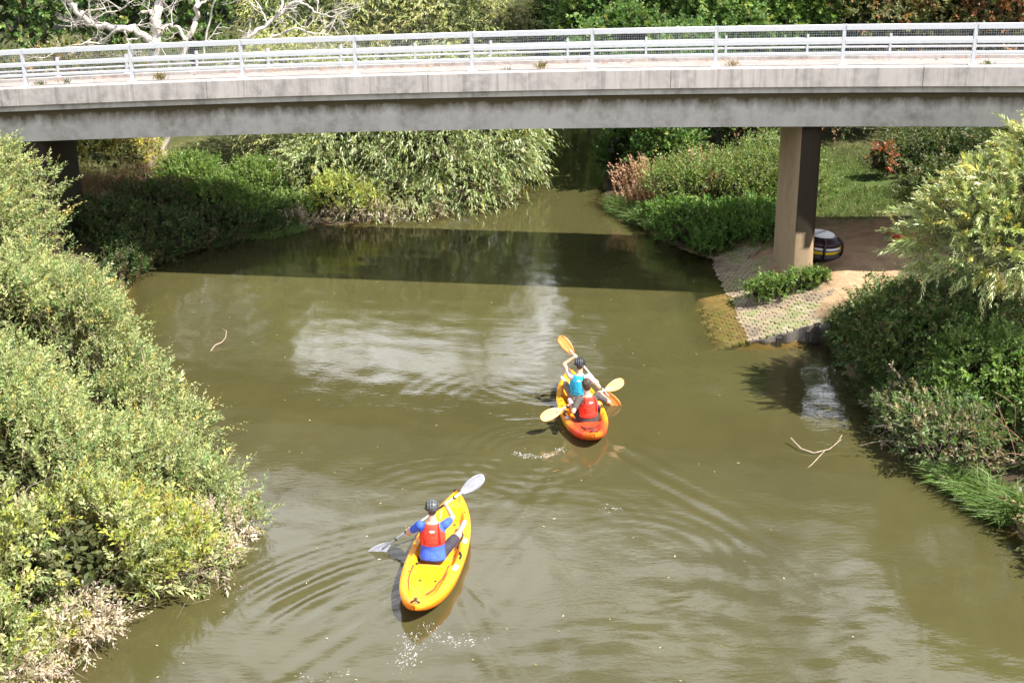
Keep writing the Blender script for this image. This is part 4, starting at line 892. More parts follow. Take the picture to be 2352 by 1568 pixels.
GR = [(.12, .21, .055, 3), (.17, .26, .075, 2), (.22, .25, .11, 1)]; GRD = [(.05, .09, .02, 3), (.08, .11, .035, 2), (.15, .13, .06, 1)]
blades('reed_clump', 'bright green reed clump dipping into the water on the lower right bank', 'reeds', [(7.55, 21.0, .28), (7.75, 20.5, .35), (7.95, 20.0, .35), (8.05, 19.6, .3)], 2200, (.3, .65), .022, GR, g, .5, dirx=(-.35, -.2))
blades('grass_tuft', 'grass tuft growing beside the grey bank edging sheet', 'grass', [(7.05, 27.7, .22), (7.2, 27.3, .3), (7.3, 28.1, .3)], 620, (.25, .55), .014, GRD, g, .4)
blades('grass_tuft', 'coarse grass at the foot of the bramble by the right waterline', 'grass', [(7.15, 25.2, .3), (7.1, 24.2, .3), (7.35, 23.4, .35), (7.6, 22.4, .3)], 1300, (.25, .6), .013, GRD, g, .55, dirx=(-.3, -.1))
def stalks(name, label, cat_, c, r, n, g, m, L_, rad, dirx, updir, nshoot=0):
    root = tag(empty(name, (c[0], c[1], gz(c[0], c[1]))), label, cat_)
    for k in range(n):
        x = c[0] + g.normal(0, r[0]); y = c[1] + g.normal(0, r[1]); z = gz(x, y); d = Vector((g.normal(dirx[0], .3), g.normal(dirx[1], .3), updir)).normalized(); ll = g.uniform(*L_)
        p = Vector((x, y, z)) - root.location; pts = [p]
        for j in range(5): d = (d + Vector((g.normal(0, .06), g.normal(0, .06), -.17))).normalized(); p = p + d * ll / 5; pts.append(p)
        MB().tube(pts, [rad, rad * .9, rad * .8, rad * .65, rad * .5, rad * .3], 5).build('stalk', m, root)
    return root
stalks('dead_stalks', 'arching dead brown stalks above the right waterline', 'dead stems', (7.9, 22.7), (.3, .3), 20, g, M_dry, (.8, 1.4), .009, (-.55, -.25), .75)
stalks('dead_stalks', 'reddish dead stalks standing among the nettles at the right edge', 'dead stems', (8.7, 21.5), (.3, .4), 18, g, M_redstem, (.8, 1.3), .009, (-.45, .1), .9)
stalks('dead_stalks', 'leafless dark stems leaning over the sunlit paving', 'dead stems', (7.9, 28.3), (.25, .25), 13, g, M_bark, (.6, 1.1), .006, (-.6, .2), .8)
plant('nettle_patch', 'fresh green nettles around the foot of the right bridge pier', 'plant', [(6.3, 30.35, .45, .45, .28, .20), (6.85, 30.4, .54, .45, .22, .20), (5.95, 30.5, .33, .35, .35, .18), (7.25, 30.5, .60, .25, .2, .18)], (6.6, 30.6, gz(6.6, 30.6)), g, 420, 9, (.16, .32), (.06, .10), (.4, .55), NET, in_n=300, in_cols=DK, stems=200, out=.4, upw=.7, rnd=.4)
BRANCHES = [
    ('trunk', [(-11.45,41.88,0.71), (-11.31,42.00,1.66), (-11.05,42.12,3.67), (-10.80,41.88,4.90), (-10.70,42.00,5.53), (-10.55,42.12,6.04), (-10.24,41.88,6.95), (-10.04,42.00,8.32)], 0.2, 0.1, 4),
    ('trunk', [(-11.10,42.08,0.80), (-10.92,42.20,1.61), (-10.64,42.32,2.82), (-9.97,42.08,4.60), (-9.78,42.20,5.11), (-9.61,42.32,5.42), (-9.49,42.08,5.84), (-9.53,42.20,6.54), (-9.53,42.32,7.80)], 0.12, 0.05, 4),
    ('limb', [(-10.72,41.48,4.76), (-10.82,41.60,4.86), (-11.37,41.72,5.20), (-11.77,41.48,5.30), (-12.35,41.60,5.32), (-12.83,41.72,5.52), (-12.98,41.48,5.70), (-13.24,41.60,6.11), (-13.43,41.72,6.74), (-13.40,41.48,7.76)], 0.13, 0.05, 7),
    ('limb', [(-11.65,41.08,5.32), (-11.98,41.20,5.11), (-12.24,41.32,4.83), (-12.65,41.08,4.90), (-13.40,41.20,4.78)], 0.05, 0.015, 5),
    ('limb', [(-11.55,41.28,5.22), (-11.54,41.40,4.97), (-11.25,41.52,4.95), (-10.99,41.28,5.06)], 0.035, 0.02, 2),
    ('limb', [(-10.72,41.58,5.58), (-10.83,41.70,5.74), (-11.23,41.82,5.65)], 0.05, 0.02, 2),
    ('limb', [(-9.87,41.68,4.84), (-10.02,41.80,5.25), (-10.36,41.92,5.32), (-10.55,41.68,5.23), (-10.73,41.80,5.27)], 0.06, 0.035, 4),
    ('limb', [(-9.48,41.98,5.82), (-9.36,42.10,5.91), (-9.14,42.22,6.02), (-8.79,41.98,6.42)], 0.05, 0.02, 3),
    ('limb', [(-9.33,41.48,4.16), (-9.23,41.60,4.88), (-9.04,41.72,5.49), (-8.83,41.48,6.09), (-8.76,41.60,6.58)], 0.035, 0.02, 2),
    ('limb', [(-9.85,40.88,2.28), (-8.82,41.00,3.70), (-8.17,41.12,4.59), (-7.82,40.88,5.00), (-7.10,41.00,5.56), (-6.72,41.12,5.80), (-6.20,40.88,6.08), (-5.97,41.00,6.21)], 0.09, 0.04, 5),
    ('limb', [(-6.18,40.78,6.06), (-5.97,40.90,5.97), (-5.73,41.02,5.73), (-5.40,40.78,5.68), (-5.15,40.90,5.59), (-4.80,41.02,5.34)], 0.04, 0.012, 7),
    ('limb', [(-6.82,40.88,5.73), (-6.72,41.00,5.99), (-6.68,41.12,6.48)], 0.05, 0.03, 2),
    ('limb', [(-7.20,40.88,5.48), (-7.35,41.00,5.87), (-7.55,41.12,6.12)], 0.03, 0.015, 2),
    ('limb', [(-7.86,40.58,4.92), (-7.09,40.70,5.02), (-6.71,40.82,5.19), (-6.31,40.58,5.35), (-5.92,40.70,5.20), (-5.36,40.82,5.11), (-4.90,40.58,4.96)], 0.045, 0.012, 4),
    ('limb', [(-6.31,40.58,5.35), (-6.31,40.70,5.48)], 0.02, 0.01, 0),
    ('limb', [(-12.05,41.18,5.89), (-12.61,41.30,5.82), (-13.09,41.42,5.37), (-13.27,41.18,5.40)], 0.025, 0.01, 4),
    ('limb', [(-11.23,41.18,6.27), (-11.43,41.30,5.94), (-11.73,41.42,5.80), (-12.06,41.18,5.77)], 0.03, 0.01, 6),
]
# ------------------------------------------------------------------ beyond the bridge, left
g = np.random.default_rng(41)
kf = dict(nl=11, out=.6, upw=.3, rnd=.5)
FW = [(.19, .23, .11, 3), (.15, .195, .075, 3), (.25, .27, .14, 1.5), (.21, .22, .06, 1)]
FWD = [(.12, .145, .06, 1)]
wk = dict(leafL=(.11, .17), leafW=(.20, .30), length=(.5, 1.0), sag=.45, spread=(20, 50), flat=.6, stem_m=M_dry, mat_=M_leaf_glossy, down=-.7, droop=.3)
plant('weeping_willow', 'big grey green willow overhanging the water in the middle beyond the bridge', 'tree', [(-2.4, 41.3, 2.0, 2.5, 2.2, 2.2), (-.65, 41.7, 2.1, 1.55, 1.9, 2.0), (-1.6, 40.3, .8, 1.4, 1.2, .9), (-4.6, 41.4, 1.9, 1.9, 1.9, 2.1), (-3.6, 39.6, .5, 1.6, .9, .6), (-5.9, 39.9, 1.0, 1.1, 1.0, 1.0)], (-2.2, 42.3, gz(-2.2, 42.3)), g, 5200, cols=FW, in_n=6500, in_cols=FWD, in_size=(.15, .28), stems=900, limb_r=.2, trunk_to=(-2.2, 42.2, 2.2), zmin=.08, gap=.24, **kf, **wk)
plant('weeping_willow', 'pale olive willow behind the dead tree left of the big willow', 'tree', [(-6.9, 43.4, 2.6, 2.0, 2.0, 2.2), (-6.9, 49.5, 3.9, 2.4, 2.2, 3.2), (-4.4, 50, 3.9, 2.3, 2.2, 3.2), (-2.0, 49.5, 3.6, 2.2, 2.0, 3.1), (-.3, 50.5, 3.2, 1.3, 1.6, 2.4), (-1.45, 50.8, 7.2, 1.0, 1.0, 2.8)], (-4.6, 49, gz(-4.6, 49)), g, 4600, cols=[(.25, .26, .105, 3), (.20, .225, .08, 2), (.29, .28, .13, 1)], in_n=5500, in_cols=FWD, in_size=(.15, .28), stems=900, limb_r=.18, trunk_to=(-4.6, 49, 2.4), zmin=.4, gap=.26, **kf, **wk)
AL = [(.050, .095, .026, 3), (.070, .125, .034, 3), (.11, .16, .045, 1.5), (.16, .17, .05, .35)]
ak = dict(leafL=(.12, .18), leafW=(.62, .85), length=(.35, .8), in_size=(.22, .4), in_cols=DK, gap=.30, lump=.22, freq=.55)
def tree(label, blobs, base, S, cols, limb_r, to, group=None, **over):
    q = dict(ak); q.update(over); return plant('broadleaf_tree', label, 'tree', blobs, (base[0], base[1], gz(*base)), g, S, cols=cols, in_n=int(S * .9), limb_r=limb_r, trunk_to=to, group=group, **kf, **q)
tree('dark green tree in the top left corner behind the dead tree', [(-19.5, 51, 4.5, 3.2, 2.6, 3.8), (-16.5, 52, 5.2, 2.8, 2.4, 3.8), (-18, 52, 8.5, 3.6, 3, 3.2)], (-18, 52), 3600, AL, .22, (-18, 52, 3))
tree('dark green tree behind the trunk of the dead tree', [(-13.2, 51, 4.6, 2.6, 2.4, 3.8), (-10.8, 52, 4.8, 2.4, 2.2, 3.8), (-12, 52, 8.5, 3.2, 2.6, 3.0)], (-12, 52), 3600, AL, .22, (-12, 52, 3))
tree('low yellow green scrub left of the dead tree above the railing', [(-15.5, 46, 2.4, 2.0, 1.5, 1.5), (-13.2, 46.5, 2.2, 1.7, 1.4, 1.3), (-17.5, 46.5, 2.6, 1.8, 1.4, 1.5)], (-15, 46.4), 1500, [(.12, .125, .035, 2), (.17, .14, .05, 1), (.07, .095, .025, 2), (.26, .13, .06, .4)], .08, None, leafL=(.09, .14), lump=.3)
tree('slim grey green sapling showing above the railing at the end of the willow', [(1.3, 52, 3.6, 1.0, 1.0, 1.7), (.4, 53, 3.4, 1.0, 1.0, 1.6)], (1.0, 52.5), 700, [(.21, .20, .15, 2), (.17, .17, .11, 1)], .06, (1.0, 52.5, 2.4), leafL=(.09, .13), leafW=(.25, .4))
tree('dense dark alder overhanging the right side of the narrow channel', [(5.4, 44.3, 2.9, 1.7, 1.4, 1.9), (5.0, 42.4, 3.4, 1.6, 1.3, 1.2), (3.5, 43.8, 3.6, 1.6, 1.4, 1.2), (3.9, 44.9, 3.5, 1.7, 1.6, 1.7), (3.2, 47.4, 4.2, 1.8, 1.7, 2.0), (5.0, 49.5, 3.9, 2.2, 2.2, 2.8), (6.6, 47.2, 3.4, 2.2, 2.0, 2.6), (4.8, 46.8, 1.7, 1.5, 1.3, 1.0), (5.6, 48.5, 7.0, 3.0, 2.6, 2.8), (3.3, 52, 3.6, 2.2, 2.0, 2.6)], (6.0, 48.4), 8600, AL, .24, (6.0, 48.4, 2.6))  # two crown lobes hidden behind the deck are added to shade the channel
tree('bright green alder between the channel and the right pier', [(8.6, 48.6, 3.6, 2.2, 2.0, 3.0), (10.6, 49.0, 3.4, 1.9, 1.8, 3.0), (7.9, 46.2, 1.5, 1.7, 1.2, 1.0), (9.4, 49.4, 7.4, 3.0, 2.4, 2.8)], (9.2, 49), 5200, [(.050, .095, .022, 3), (.075, .125, .03, 3), (.10, .15, .04, 1.5)], .22, (9.2, 49, 2.6))
RB = [(.085, .095, .032, 3), (.12, .11, .04, 2), (.20, .10, .05, 1.2), (.055, .07, .022, 2)]
tree('olive and russet tree above the railing right of the alder', [(13.0, 48.2, 3.4, 2.0, 1.9, 3.0), (14.9, 48.4, 4.0, 1.9, 1.9, 3.2), (13.8, 49, 5.4, 2.5, 2.2, 2.0)], (13.8, 48.6), 3400, RB, .18, (13.8, 48.6, 2.6), leafL=(.10, .15), leafW=(.5, .7))
tree('rust brown beech like tree in the top right corner', [(17.2, 47.2, 3.6, 2.1, 1.9, 3.0), (19.6, 47.2, 4.0, 2.1, 1.9, 3.0), (18.2, 48, 6.4, 3.0, 2.3, 2.2)], (18.2, 47.6), 3000, [(.26, .115, .06, 2), (.085, .095, .035, 2.5), (.16, .10, .05, 2), (.05, .06, .02, 1.2)], .18, (18.2, 47.6, 2.6), leafL=(.10, .15), leafW=(.5, .7))
tree('dark low tree where the channel bends out of sight', [(.2, 60.5, 2.6, 2.6, 2, 2.8), (3.6, 59.8, 2.4, 2.4, 2, 2.6), (2.0, 61, 4.8, 2.8, 2, 2.4), (2.6, 58.6, .8, 2.0, .9, .9)], (2, 61), 2400, AL, .2, (2, 61, 2.4))
tree('dark leafy shrub at the water where the narrow channel begins', [(3.9, 43.4, .8, .9, 1.1, .75), (4.9, 42.4, 1.0, 1.1, 1.0, .85), (4.1, 45.4, .8, .8, 1.2, .8)], (4.5, 43.4), 1300, AL, .05, None, leafL=(.09, .14), length=(.25, .5))
# undergrowth right, behind the pier
tree('dark bramble bank to the right of the grass path', [(13.0, 40.4, 1.1, 1.6, 2.0, .9), (12.7, 37.2, 1.0, 1.4, 1.6, .8), (15.0, 38.6, 1.6, 1.8, 2.2, 1.2), (13.0, 34.9, 1.0, 1.4, 1.4, .8), (14.6, 43, 1.6, 1.8, 1.6, 1.3)], (13, 39), 2600, [(.035, .055, .016, 3), (.06, .075, .025, 1.5), (.14, .12, .06, .4)], .06, None, leafL=(.08, .13), leafW=(.45, .65))
tree('mixed scrub closing the far end of the grass path', [(10.2, 45.2, 1.9, 1.5, 1.2, 1.1), (12.2, 45.6, 2.1, 1.3, 1.2, 1.2), (8.6, 45.6, 1.6, 1.4, 1.2, .9)], (10.4, 45.4), 1700, [(.085, .10, .035, 3), (.15, .115, .06, 1), (.20, .10, .06, .5), (.05, .07, .02, 2)], .06, None, leafL=(.08, .13), leafW=(.4, .6))
g = np.random.default_rng(43)
tree('red leaved sapling beside the grass path', [(11.0, 39.3, 1.65, .22, .22, .3), (11.1, 39.5, 1.3, .2, .2, .25)], (11.05, 39.4), 60, [(.20, .065, .035, 3), (.14, .10, .04, 1)], .02, None, leafL=(.07, .11), leafW=(.45, .6), length=(.2, .4))
# nettles and dock on the spit right of the channel
NF = [(.11, .15, .045, 3), (.085, .135, .032, 3), (.15, .16, .06, 1.5)]
kn = dict(nl=10, leafL=(.07, .12), leafW=(.32, .5), out=.45, upw=.75, rnd=.35, zmin=.03)
plant('nettle_bed', 'tall pale nettle bed on the spit left of the right pier', 'plant', [(6.4, 38.2, .85, 1.5, 1.4, .85), (5.2, 39.0, .7, 1.1, 1.3, .75), (7.6, 38.9, 1.0, 1.3, 1.4, .95), (8.3, 38.0, .9, .7, 1.0, .8)], (6.6, 38.7, gz(6.6, 38.7)), g, 2300, length=(.4, .85), cols=NF, in_n=1900, in_cols=DK, stems=600, **kn)
plant('bramble_bush', 'low green bramble spilling to the water left of the right pier', 'bush', [(5.5, 36.3, .4, 1.1, .9, .5), (6.6, 35.9, .5, 1.1, .9, .55), (4.8, 37.0, .3, .9, .9, .45), (6.0, 35.2, .3, .9, .7, .4), (7.1, 34.9, .45, .8, .9, .5), (4.1, 37.5, .12, .6, .6, .35), (4.75, 35.9, .12, .7, .6, .35), (5.3, 34.9, .1, .5, .5, .3)], (6.2, 36.4, gz(6.2, 36.4)), g, 1900, length=(.2, .45), cols=[(.06, .12, .022, 3), (.085, .15, .03, 2)], in_n=1800, in_cols=DK, stems=300, **kn)
def dock(label, x0, y0, r, n, h, cols, g):
    root = tag(empty('dock_plant', (x0, y0, gz(x0, y0))), label, 'plant'); P = np.stack([x0 + g.normal(0, r, n), y0 + g.normal(0, r, n), np.zeros(n)], -1); P[:, 2] = ground_z(P[:, 0], P[:, 1]); D = nrm(np.stack([g.normal(-.25, .3, n), g.normal(0, .3, n), np.ones(n)], -1)); L_ = g.uniform(*h, n)
    sv, sf = sticks(P, D, L_, .008, g, .05); link('stems', npmesh('stems', sv - np.array(root.location), sf, M_redstem), root); k = 26; t = g.uniform(.3, 1, (n, k)); pos = (P[:, None] + D[:, None] * (t * L_[:, None])[..., None]).reshape(-1, 3); ax = nrm(np.repeat(D, k, 0) * .8 + g.normal(0, .5, (n * k, 3))); Ll = g.uniform(.05, .11, n * k)
    v, f, _ = leaf_quads(pos, ax, Ll, Ll * .45, g); link('seed_heads', npmesh('seed_heads', v - np.array(root.location), f, M_leaf, tint=palette(n * k, cols, g, None, .2)), root)
DC = [(.50, .30, .22, 3), (.42, .25, .16, 2), (.30, .26, .13, 1)]
dock('tall rusty pink dock with seed spikes at the tip of the spit', 4.05, 40.3, .36, 90, (.8, 1.35), DC, g); dock('second rusty dock with shorter spikes in front of the tall one', 4.15, 39.2, .30, 60, (.4, .8), DC, g); dock('faded orange dock stems in the middle of the nettle bed', 5.75, 38.7, .25, 40, (1.0, 1.6), DC, g)
blades('grass_tuft', 'bright grass tufts hanging into the water at the tip of the spit', 'grass', [(3.25, 39.9, .32), (3.45, 39.1, .35), (3.7, 38.2, .3), (4.1, 37.4, .3)], 1300, (.3, .6), .018, GR, g, .5, dirx=(-.3, -.2))
blades('path_grass', 'short green grass on the path behind the right pier', 'grass', [(9.2, 38.5, 1.2), (10.0, 40.5, 1.3), (9.4, 36.4, 1.1), (10.6, 37.5, 1.0), (10.2, 42.8, 1.4)], 8000, (.05, .24), .012, [(.10, .16, .035, 3), (.17, .18, .06, 1.2), (.07, .11, .028, 2), (.20, .15, .08, .5)], g, .5, kind='stuff')
# left bank under and beyond the bridge
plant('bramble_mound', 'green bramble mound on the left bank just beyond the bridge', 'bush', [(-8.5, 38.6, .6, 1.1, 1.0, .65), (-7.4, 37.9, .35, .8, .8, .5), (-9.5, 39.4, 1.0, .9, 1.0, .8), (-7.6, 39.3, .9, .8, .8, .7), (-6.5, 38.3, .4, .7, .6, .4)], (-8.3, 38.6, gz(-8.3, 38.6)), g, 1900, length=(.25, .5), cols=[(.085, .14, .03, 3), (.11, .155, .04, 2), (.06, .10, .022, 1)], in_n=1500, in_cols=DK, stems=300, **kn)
plant('bramble_mound', 'shaded bramble on the left bank under the bridge', 'bush', [(-9.7, 35.4, .45, 1.4, 1.1, .6), (-8.2, 36.7, .3, 1.2, .9, .5), (-8.9, 35.6, .15, 1.0, .7, .4), (-10.1, 34.2, .25, .9, .8, .5), (-7.0, 37.2, .1, .6, .5, .35), (-9.5, 34.6, .1, .8, .5, .3), (-8.1, 36.2, .1, .8, .5, .3), (-9.9, 33.2, .15, .6, .7, .35), (-11, 35.2, .7, 1.2, 1.1, .7), (-10.2, 37.2, .8, 1.2, 1.0, .6)], (-9.4, 36, gz(-9.4, 36)), g, 2300, length=(.2, .45), cols=[(.030, .056, .013, 3), (.042, .06, .018, 2), (.07, .058, .032, 1)], in_n=1400, in_cols=DK, stems=300, **kn)  # leaf colours lowered to paint in the deep shade under the bridge
blades('bank_grass', 'long green grass on the left bank at the edge of the bridge shadow', 'grass', [(-7.0, 37.3, .7), (-6.4, 37.7, .5), (-8.2, 37.0, .6)], 2200, (.2, .45), .016, GR, g, .5, kind='stuff')
plant('hawthorn_bush', 'yellow green bush just right of the left pier', 'bush', [(-11.6, 39.2, 1.9, 1.3, 1.1, 1.2), (-12.9, 39.6, 1.9, 1.2, 1.1, 1.2)], (-12, 39.4, gz(-12, 39.4)), g, 1300, length=(.25, .5), cols=[(.26, .24, .06, 3), (.20, .21, .055, 2), (.30, .19, .08, .7)], in_n=1200, in_cols=DK, stems=300, **kn)
blades('dry_reeds', 'dry brown reeds standing at the foot of the dead tree', 'reeds', [(-10.2, 38.6, .7), (-10.0, 40.2, .8), (-11.2, 38.2, .8), (-11.2, 40.4, .9), (-12.2, 39.0, .8)], 2600, (.5, 1.2), .016, [(.24, .17, .11, 3), (.17, .115, .075, 2)], g, .2)
plant('sallow_bush', 'small yellow green sallow at the waterline left of the big willow', 'bush', [(-5.1, 38.6, .65, .75, .6, .6), (-4.4, 38.9, .4, .6, .5, .45)], (-4.9, 38.7, gz(-4.9, 38.7)), g, 420, length=(.25, .5), cols=[(.20, .235, .06, 3), (.24, .25, .07, 1)], in_n=300, in_cols=DK, stems=150, **kn)
plant('dry_willow_branches', 'bleached leaves hanging at the water under the big willow', 'dead branches', [(-6.3, 37.8, .15, .7, .35, .2), (-4.5, 38.5, .15, 1.1, .35, .25), (-2.7, 38.95, .15, .8, .35, .2), (-.7, 40.3, .3, .6, .4, .3)], (-2.8, 39.2, 0), g, 420, 10, (.25, .5), (.07, .11), (.3, .4), PALE_, stems=260, stem_m=M_dry, zmin=.02, gap=.1, crown='dry_leaves')
# far woodland closing the view
g = np.random.default_rng(47)
for i, (x, y, hh) in enumerate([(-34, 66, 5), (-26, 70, 5.5), (-17, 72, 5.5), (-8, 74, 5), (0, 70, 4.6), (8, 72, 5), (17, 69, 5), (26, 66, 5), (35, 64, 5)]):
    lab = ['far tree behind the top left corner', 'far tree behind the dark tree on the left', 'far dark tree seen past the dead trunk', 'far tree behind the pale olive willow', 'far tree at the end of the channel', 'far tree behind the alders', 'far tree behind the russet tree', 'far tree behind the rust brown tree', 'far tree beyond the top right corner'][i]
    plant('woodland_tree', lab, 'tree', [(x - 2, y, hh * .75, 4.2, 3, hh * .8), (x + 3, y + 1, hh, 4.2, 3, hh * .85)], (x, y, gz(x, y)), g, 1000, 9, (.6, 1.2), (.28, .45), (.5, .8), [(.05, .08, .022, 2), (.07, .10, .03, 2), (.10, .11, .04, 1)], in_n=1100, in_cols=DK, in_size=(.5, .9), limb_r=.2, trunk_to=(x, y, 3), gap=.2, freq=.4, group='trees of the far woodland')
# ------------------------------------------------------------------ dead tree
g = np.random.default_rng(53)
dt = tag(empty('dead_tree', (-11.15, 42, gz(-11.15, 42))), 'bare bleached dead tree with spreading limbs behind the left half of the bridge', 'tree'); DO = Vector(dt.location)
def branch(pts, r0, r1, name='limb', sub=0, n=8, seed=0):
    rr = random.Random(seed); pts = [Vector(p) for p in pts]; P = []
    for i in range(len(pts) - 1):
        for k in range(4):
            q = pts[i].lerp(pts[i + 1], k / 4); P.append(q + Vector((rr.gauss(0, 1), rr.gauss(0, 1), rr.gauss(0, 1))) * min(.05, r0 * .35))
    P.append(pts[-1]); m = len(P); o = MB().tube([p - DO for p in P], [r0 + (r1 - r0) * i / (m - 1) for i in range(m)], n).build(name, M_dead, dt)
    if sub:
        tw = MB()
        def grow(p, d, L_, r, lev):
            q = [p]; dd = d
            for j in range(4): dd = (dd + Vector((rr.gauss(0, .22), rr.gauss(0, .22), rr.gauss(.02, .22)))).normalized(); q.append(q[-1] + dd * L_ / 4)
            tw.tube([x - DO for x in q], [r, r * .85, r * .7, r * .5, r * .3], 4, False)
            if lev > 0:
                for j in range(3): k = rr.choice((1, 2, 3)); grow(q[k], (dd + Vector((rr.gauss(0, .8), rr.gauss(0, .8), rr.gauss(.1, .7)))).normalized(), L_ * rr.uniform(.45, .75), r * .6, lev - 1)
        for j in range(sub):
            k = rr.randrange(m // 5, m - 1); d = (P[k + 1] - P[k]).normalized(); d = (d * .6 + Vector((rr.gauss(0, .7), rr.gauss(0, .7), rr.gauss(.15, .7)))).normalized(); grow(P[k], d, rr.uniform(.6, 1.3), min(.020, r1 + (r0 - r1) * .2), 2)
        t_ = tag(tw.build('twigs', M_dead, o), kind='stuff')
    return o
def D_(px, pz, y=42): return (px, y, pz)
BR_ = globals()['BRANCHES']
for k, (nm, pts, r0, r1, sub) in enumerate(BR_): branch(pts, r0, r1, nm, sub, 10 if nm == 'trunk' else 7, k + 3)
# ------------------------------------------------------------------ sticks in the water, foam, floating leaves, bridge weeds
def stick(label, pts, r, m, forks=()):
    a = Vector(pts[0]); root = tag(empty('fallen_branch', tuple(a)), label, 'branch'); n = len(pts); MB().tube([Vector(p) - a for p in pts], [r * (1 - .6 * i / (n - 1)) for i in range(n)], 6).build('stem', m, root)
    for f in forks: MB().tube([Vector(p) - a for p in f], [r * .6, r * .45, r * .25][:len(f)], 5).build('twig', m, root)
stick('pale curved branch sticking out of the open water on the right', [(5.08, 22.57, .12), (5.21, 22.25, .05), (5.42, 22.12, .02), (5.72, 22.22, .05), (5.98, 22.46, .13)], .016, M_dry, [[(5.62, 22.18, .03), (5.3, 21.7, -.0), (4.85, 21.1, -.02)], [(5.9, 22.40, .11), (6.0, 22.50, .20)]])
stick('thin crooked twig standing out of the water near the middle of the left bank', [(-6.63, 27.66, -.03), (-6.54, 27.94, .06), (-6.42, 28.05, .08), (-6.35, 28.16, .15), (-6.36, 28.34, .24), (-6.46, 28.42, .27)], .013, M_dry)
g = np.random.default_rng(61)
m_f, t, b = mat('water foam'); b.inputs['Base Color'].default_value = (.8, .8, .8, 1); b.inputs['Roughness'].default_value = .25
tr = N(t, 'ShaderNodeBsdfTransparent'); ms = N(t, 'ShaderNodeMixShader'); fz = noise(t, 26, 3, .7); t.links.new(ramp(t, fz, [(.40, (.05, .05, .05)), (.70, (.75, .75, .75))]), ms.inputs[0]); t.links.new(tr.outputs[0], ms.inputs[1]); t.links.new(b.outputs[0], ms.inputs[2]); t.links.new(ms.outputs[0], t.nodes['Material Output'].inputs['Surface'])
def foam(curves, n, name, r, lab):
    mb = MB()
    for k in range(n):
        c, w = curves[g.integers(0, len(curves))]; i = g.integers(0, len(c) - 1); q = g.uniform(); p = np.array(c[i]) * (1 - q) + np.array(c[i + 1]) * q + g.normal(0, w, 2)
        rr_ = g.uniform(*r) * (1 if g.uniform() > .12 else 1.6); tg = np.array(c[i + 1]) - np.array(c[i]); an = math.atan2(tg[1], tg[0]) + g.normal(0, .45); z = float(waves(np.array([p[0]]), np.array([p[1]]))[0]); mb.ell((p[0], p[1], z + rr_ * .1), rr_ * g.uniform(1.0, 3.6), rr_ * .75, rr_ * .30, Matrix.Rotation(an, 3, 'Z'), 6, 4)
    return tag(mb.build(name, m_f), lab, 'foam', kind='stuff')
foam([([(-1.26, 16.62), (-1.12, 16.30), (-.95, 16.10), (-.75, 16.05), (-.5, 16.18)], .075), ([(-1.4, 16.3), (-1.45, 15.9), (-1.5, 15.5)], .10)], 330, 'paddle_foam', (.0025, .010), 'white paddle foam trailing behind the single kayak')
foam([([(.02, 22.3), (.20, 22.16), (.48, 22.10), (.72, 22.2), (.90, 22.46)], .05)], 230, 'paddle_foam', (.0025, .0095), 'curved white foam streak behind the left blade of the tandem')
foam([([(-2.9, 15.25), (-2.6, 15.2), (-2.2, 15.5)], .07), ([(1.5, 20.1), (1.75, 20.0)], .05)], 60, 'paddle_foam', (.003, .010), 'scattered bubbles near the bottom edge of the water')
m_fl = leafmat('floating leaf', .1); P = np.stack([g.uniform(-8.5, 5, 150), g.uniform(15, 34, 150), np.zeros(150)], -1); ok = sdist(P[:, 0], P[:, 1]) < -.3; P = P[ok]; P[:, 2] = waves(P[:, 0], P[:, 1]) + .006
q = g.uniform(0, 6.28, len(P)); ax = np.stack([np.cos(q), np.sin(q), 0 * q], -1); sd = np.stack([-np.sin(q), np.cos(q), 0 * q], -1); Ll = g.uniform(.03, .07, len(P))[:, None]
V = np.stack([P, P + ax * Ll * .5 + sd * Ll * .2, P + ax * Ll, P + ax * Ll * .5 - sd * Ll * .2], 1).reshape(-1, 3)
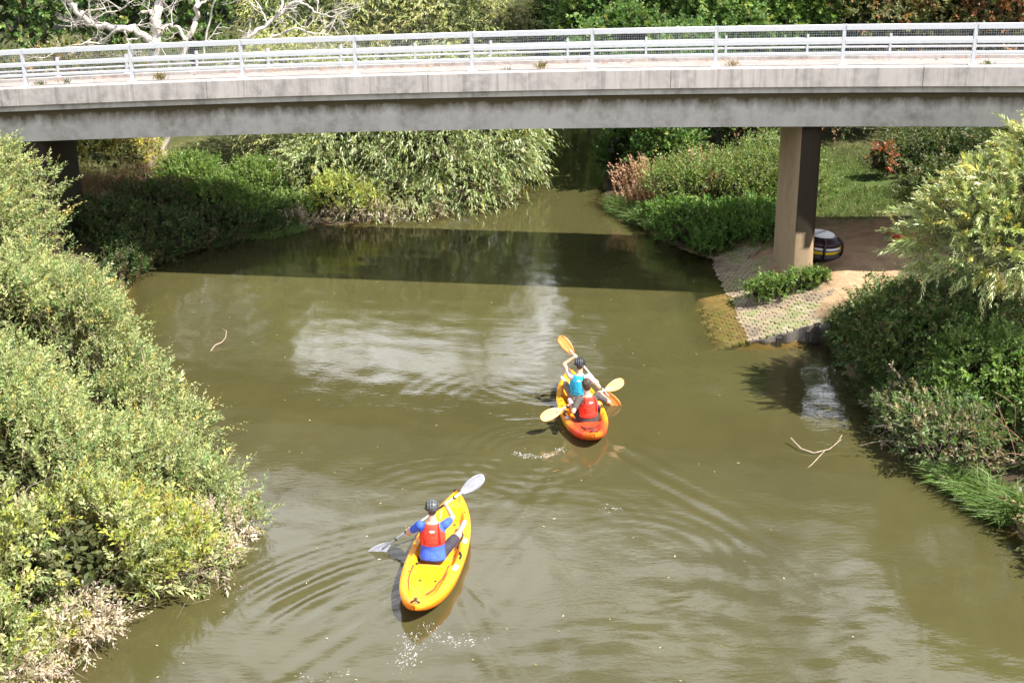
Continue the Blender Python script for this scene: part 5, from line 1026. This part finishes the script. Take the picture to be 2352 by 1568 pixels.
tag(link('floating_leaves', npmesh('floating_leaves', V, np.arange(len(V)).reshape(-1, 4), m_fl, tint=palette(len(P), [(.42, .36, .20, 2), (.5, .45, .35, 1), (.3, .22, .08, 1)], g))), 'tiny pale leaves floating on the river', 'leaves', kind='stuff')
# weeds and leaf litter along the parapet
def weed(label, t_, d, n, h, cols, lean=.45):
    p = bp(t_, d, 0 if d < .31 else -.30); root = tag(empty('parapet_weed', tuple(p)), label, 'weed'); D = nrm(np.stack([g.normal(0, lean, n), g.normal(0, lean, n), np.ones(n)], -1)); P = np.zeros((n, 3)) + g.normal(0, .03, (n, 3)) * np.array((2.2, .6, 0)); Ll = g.uniform(*h, n)
    v, f, k = leaf_quads(P, D, Ll, np.full(n, .018), g, droop=.2); link('blades', npmesh('blades', v, f, M_grass, tint=palette(n, cols, g)), root)
YG = [(.34, .25, .08, 2), (.20, .20, .06, 1)]; GG = [(.13, .18, .05, 2), (.2, .2, .06, 1)]
for lab, t_, d, n, h, cols in [('green weed growing at the left end of the parapet sill', -17.95, .22, 40, (.08, .2), GG), ('dark leafed weed on the parapet sill in the first bay from the left', -17.3, .27, 24, (.10, .24), [(.07, .12, .04, 1)]), ('straw coloured tuft right of the second railing post from the left', -14.85, .24, 60, (.12, .34), YG), ('straw coloured tuft in the middle of a railing bay near the bridge centre', -5.6, .22, 60, (.14, .34), YG), ('dry tuft at the foot of the railing post left of the right pier', -1.25, .20, 50, (.1, .26), YG), ('green tuft at the last railing post on the right', 4.25, .2, 36, (.07, .16), GG), ('small green weed on the sill near the middle post', -6.4, .22, 24, (.05, .13), GG)]: weed(lab, t_, d, n, h, cols)
mb = MB()
for k in range(260):
    t_ = g.uniform(-20, 12); c = bp(t_, g.normal(4.55, .10), -.505 + g.uniform(0, .03)); mb.box(c, (g.uniform(.03, .07), g.uniform(.02, .05), .010), Matrix.Rotation(g.uniform(0, 3), 3, 'Z') @ Matrix.Rotation(g.uniform(-.5, .5), 3, 'X'))
tag(mb.build('leaf_litter', plain('dry leaf litter', (.42, .22, .12), .9, var=.4, scale=3)), 'dry leaf litter along the far side of the bridge deck', 'leaf litter', kind='stuff')
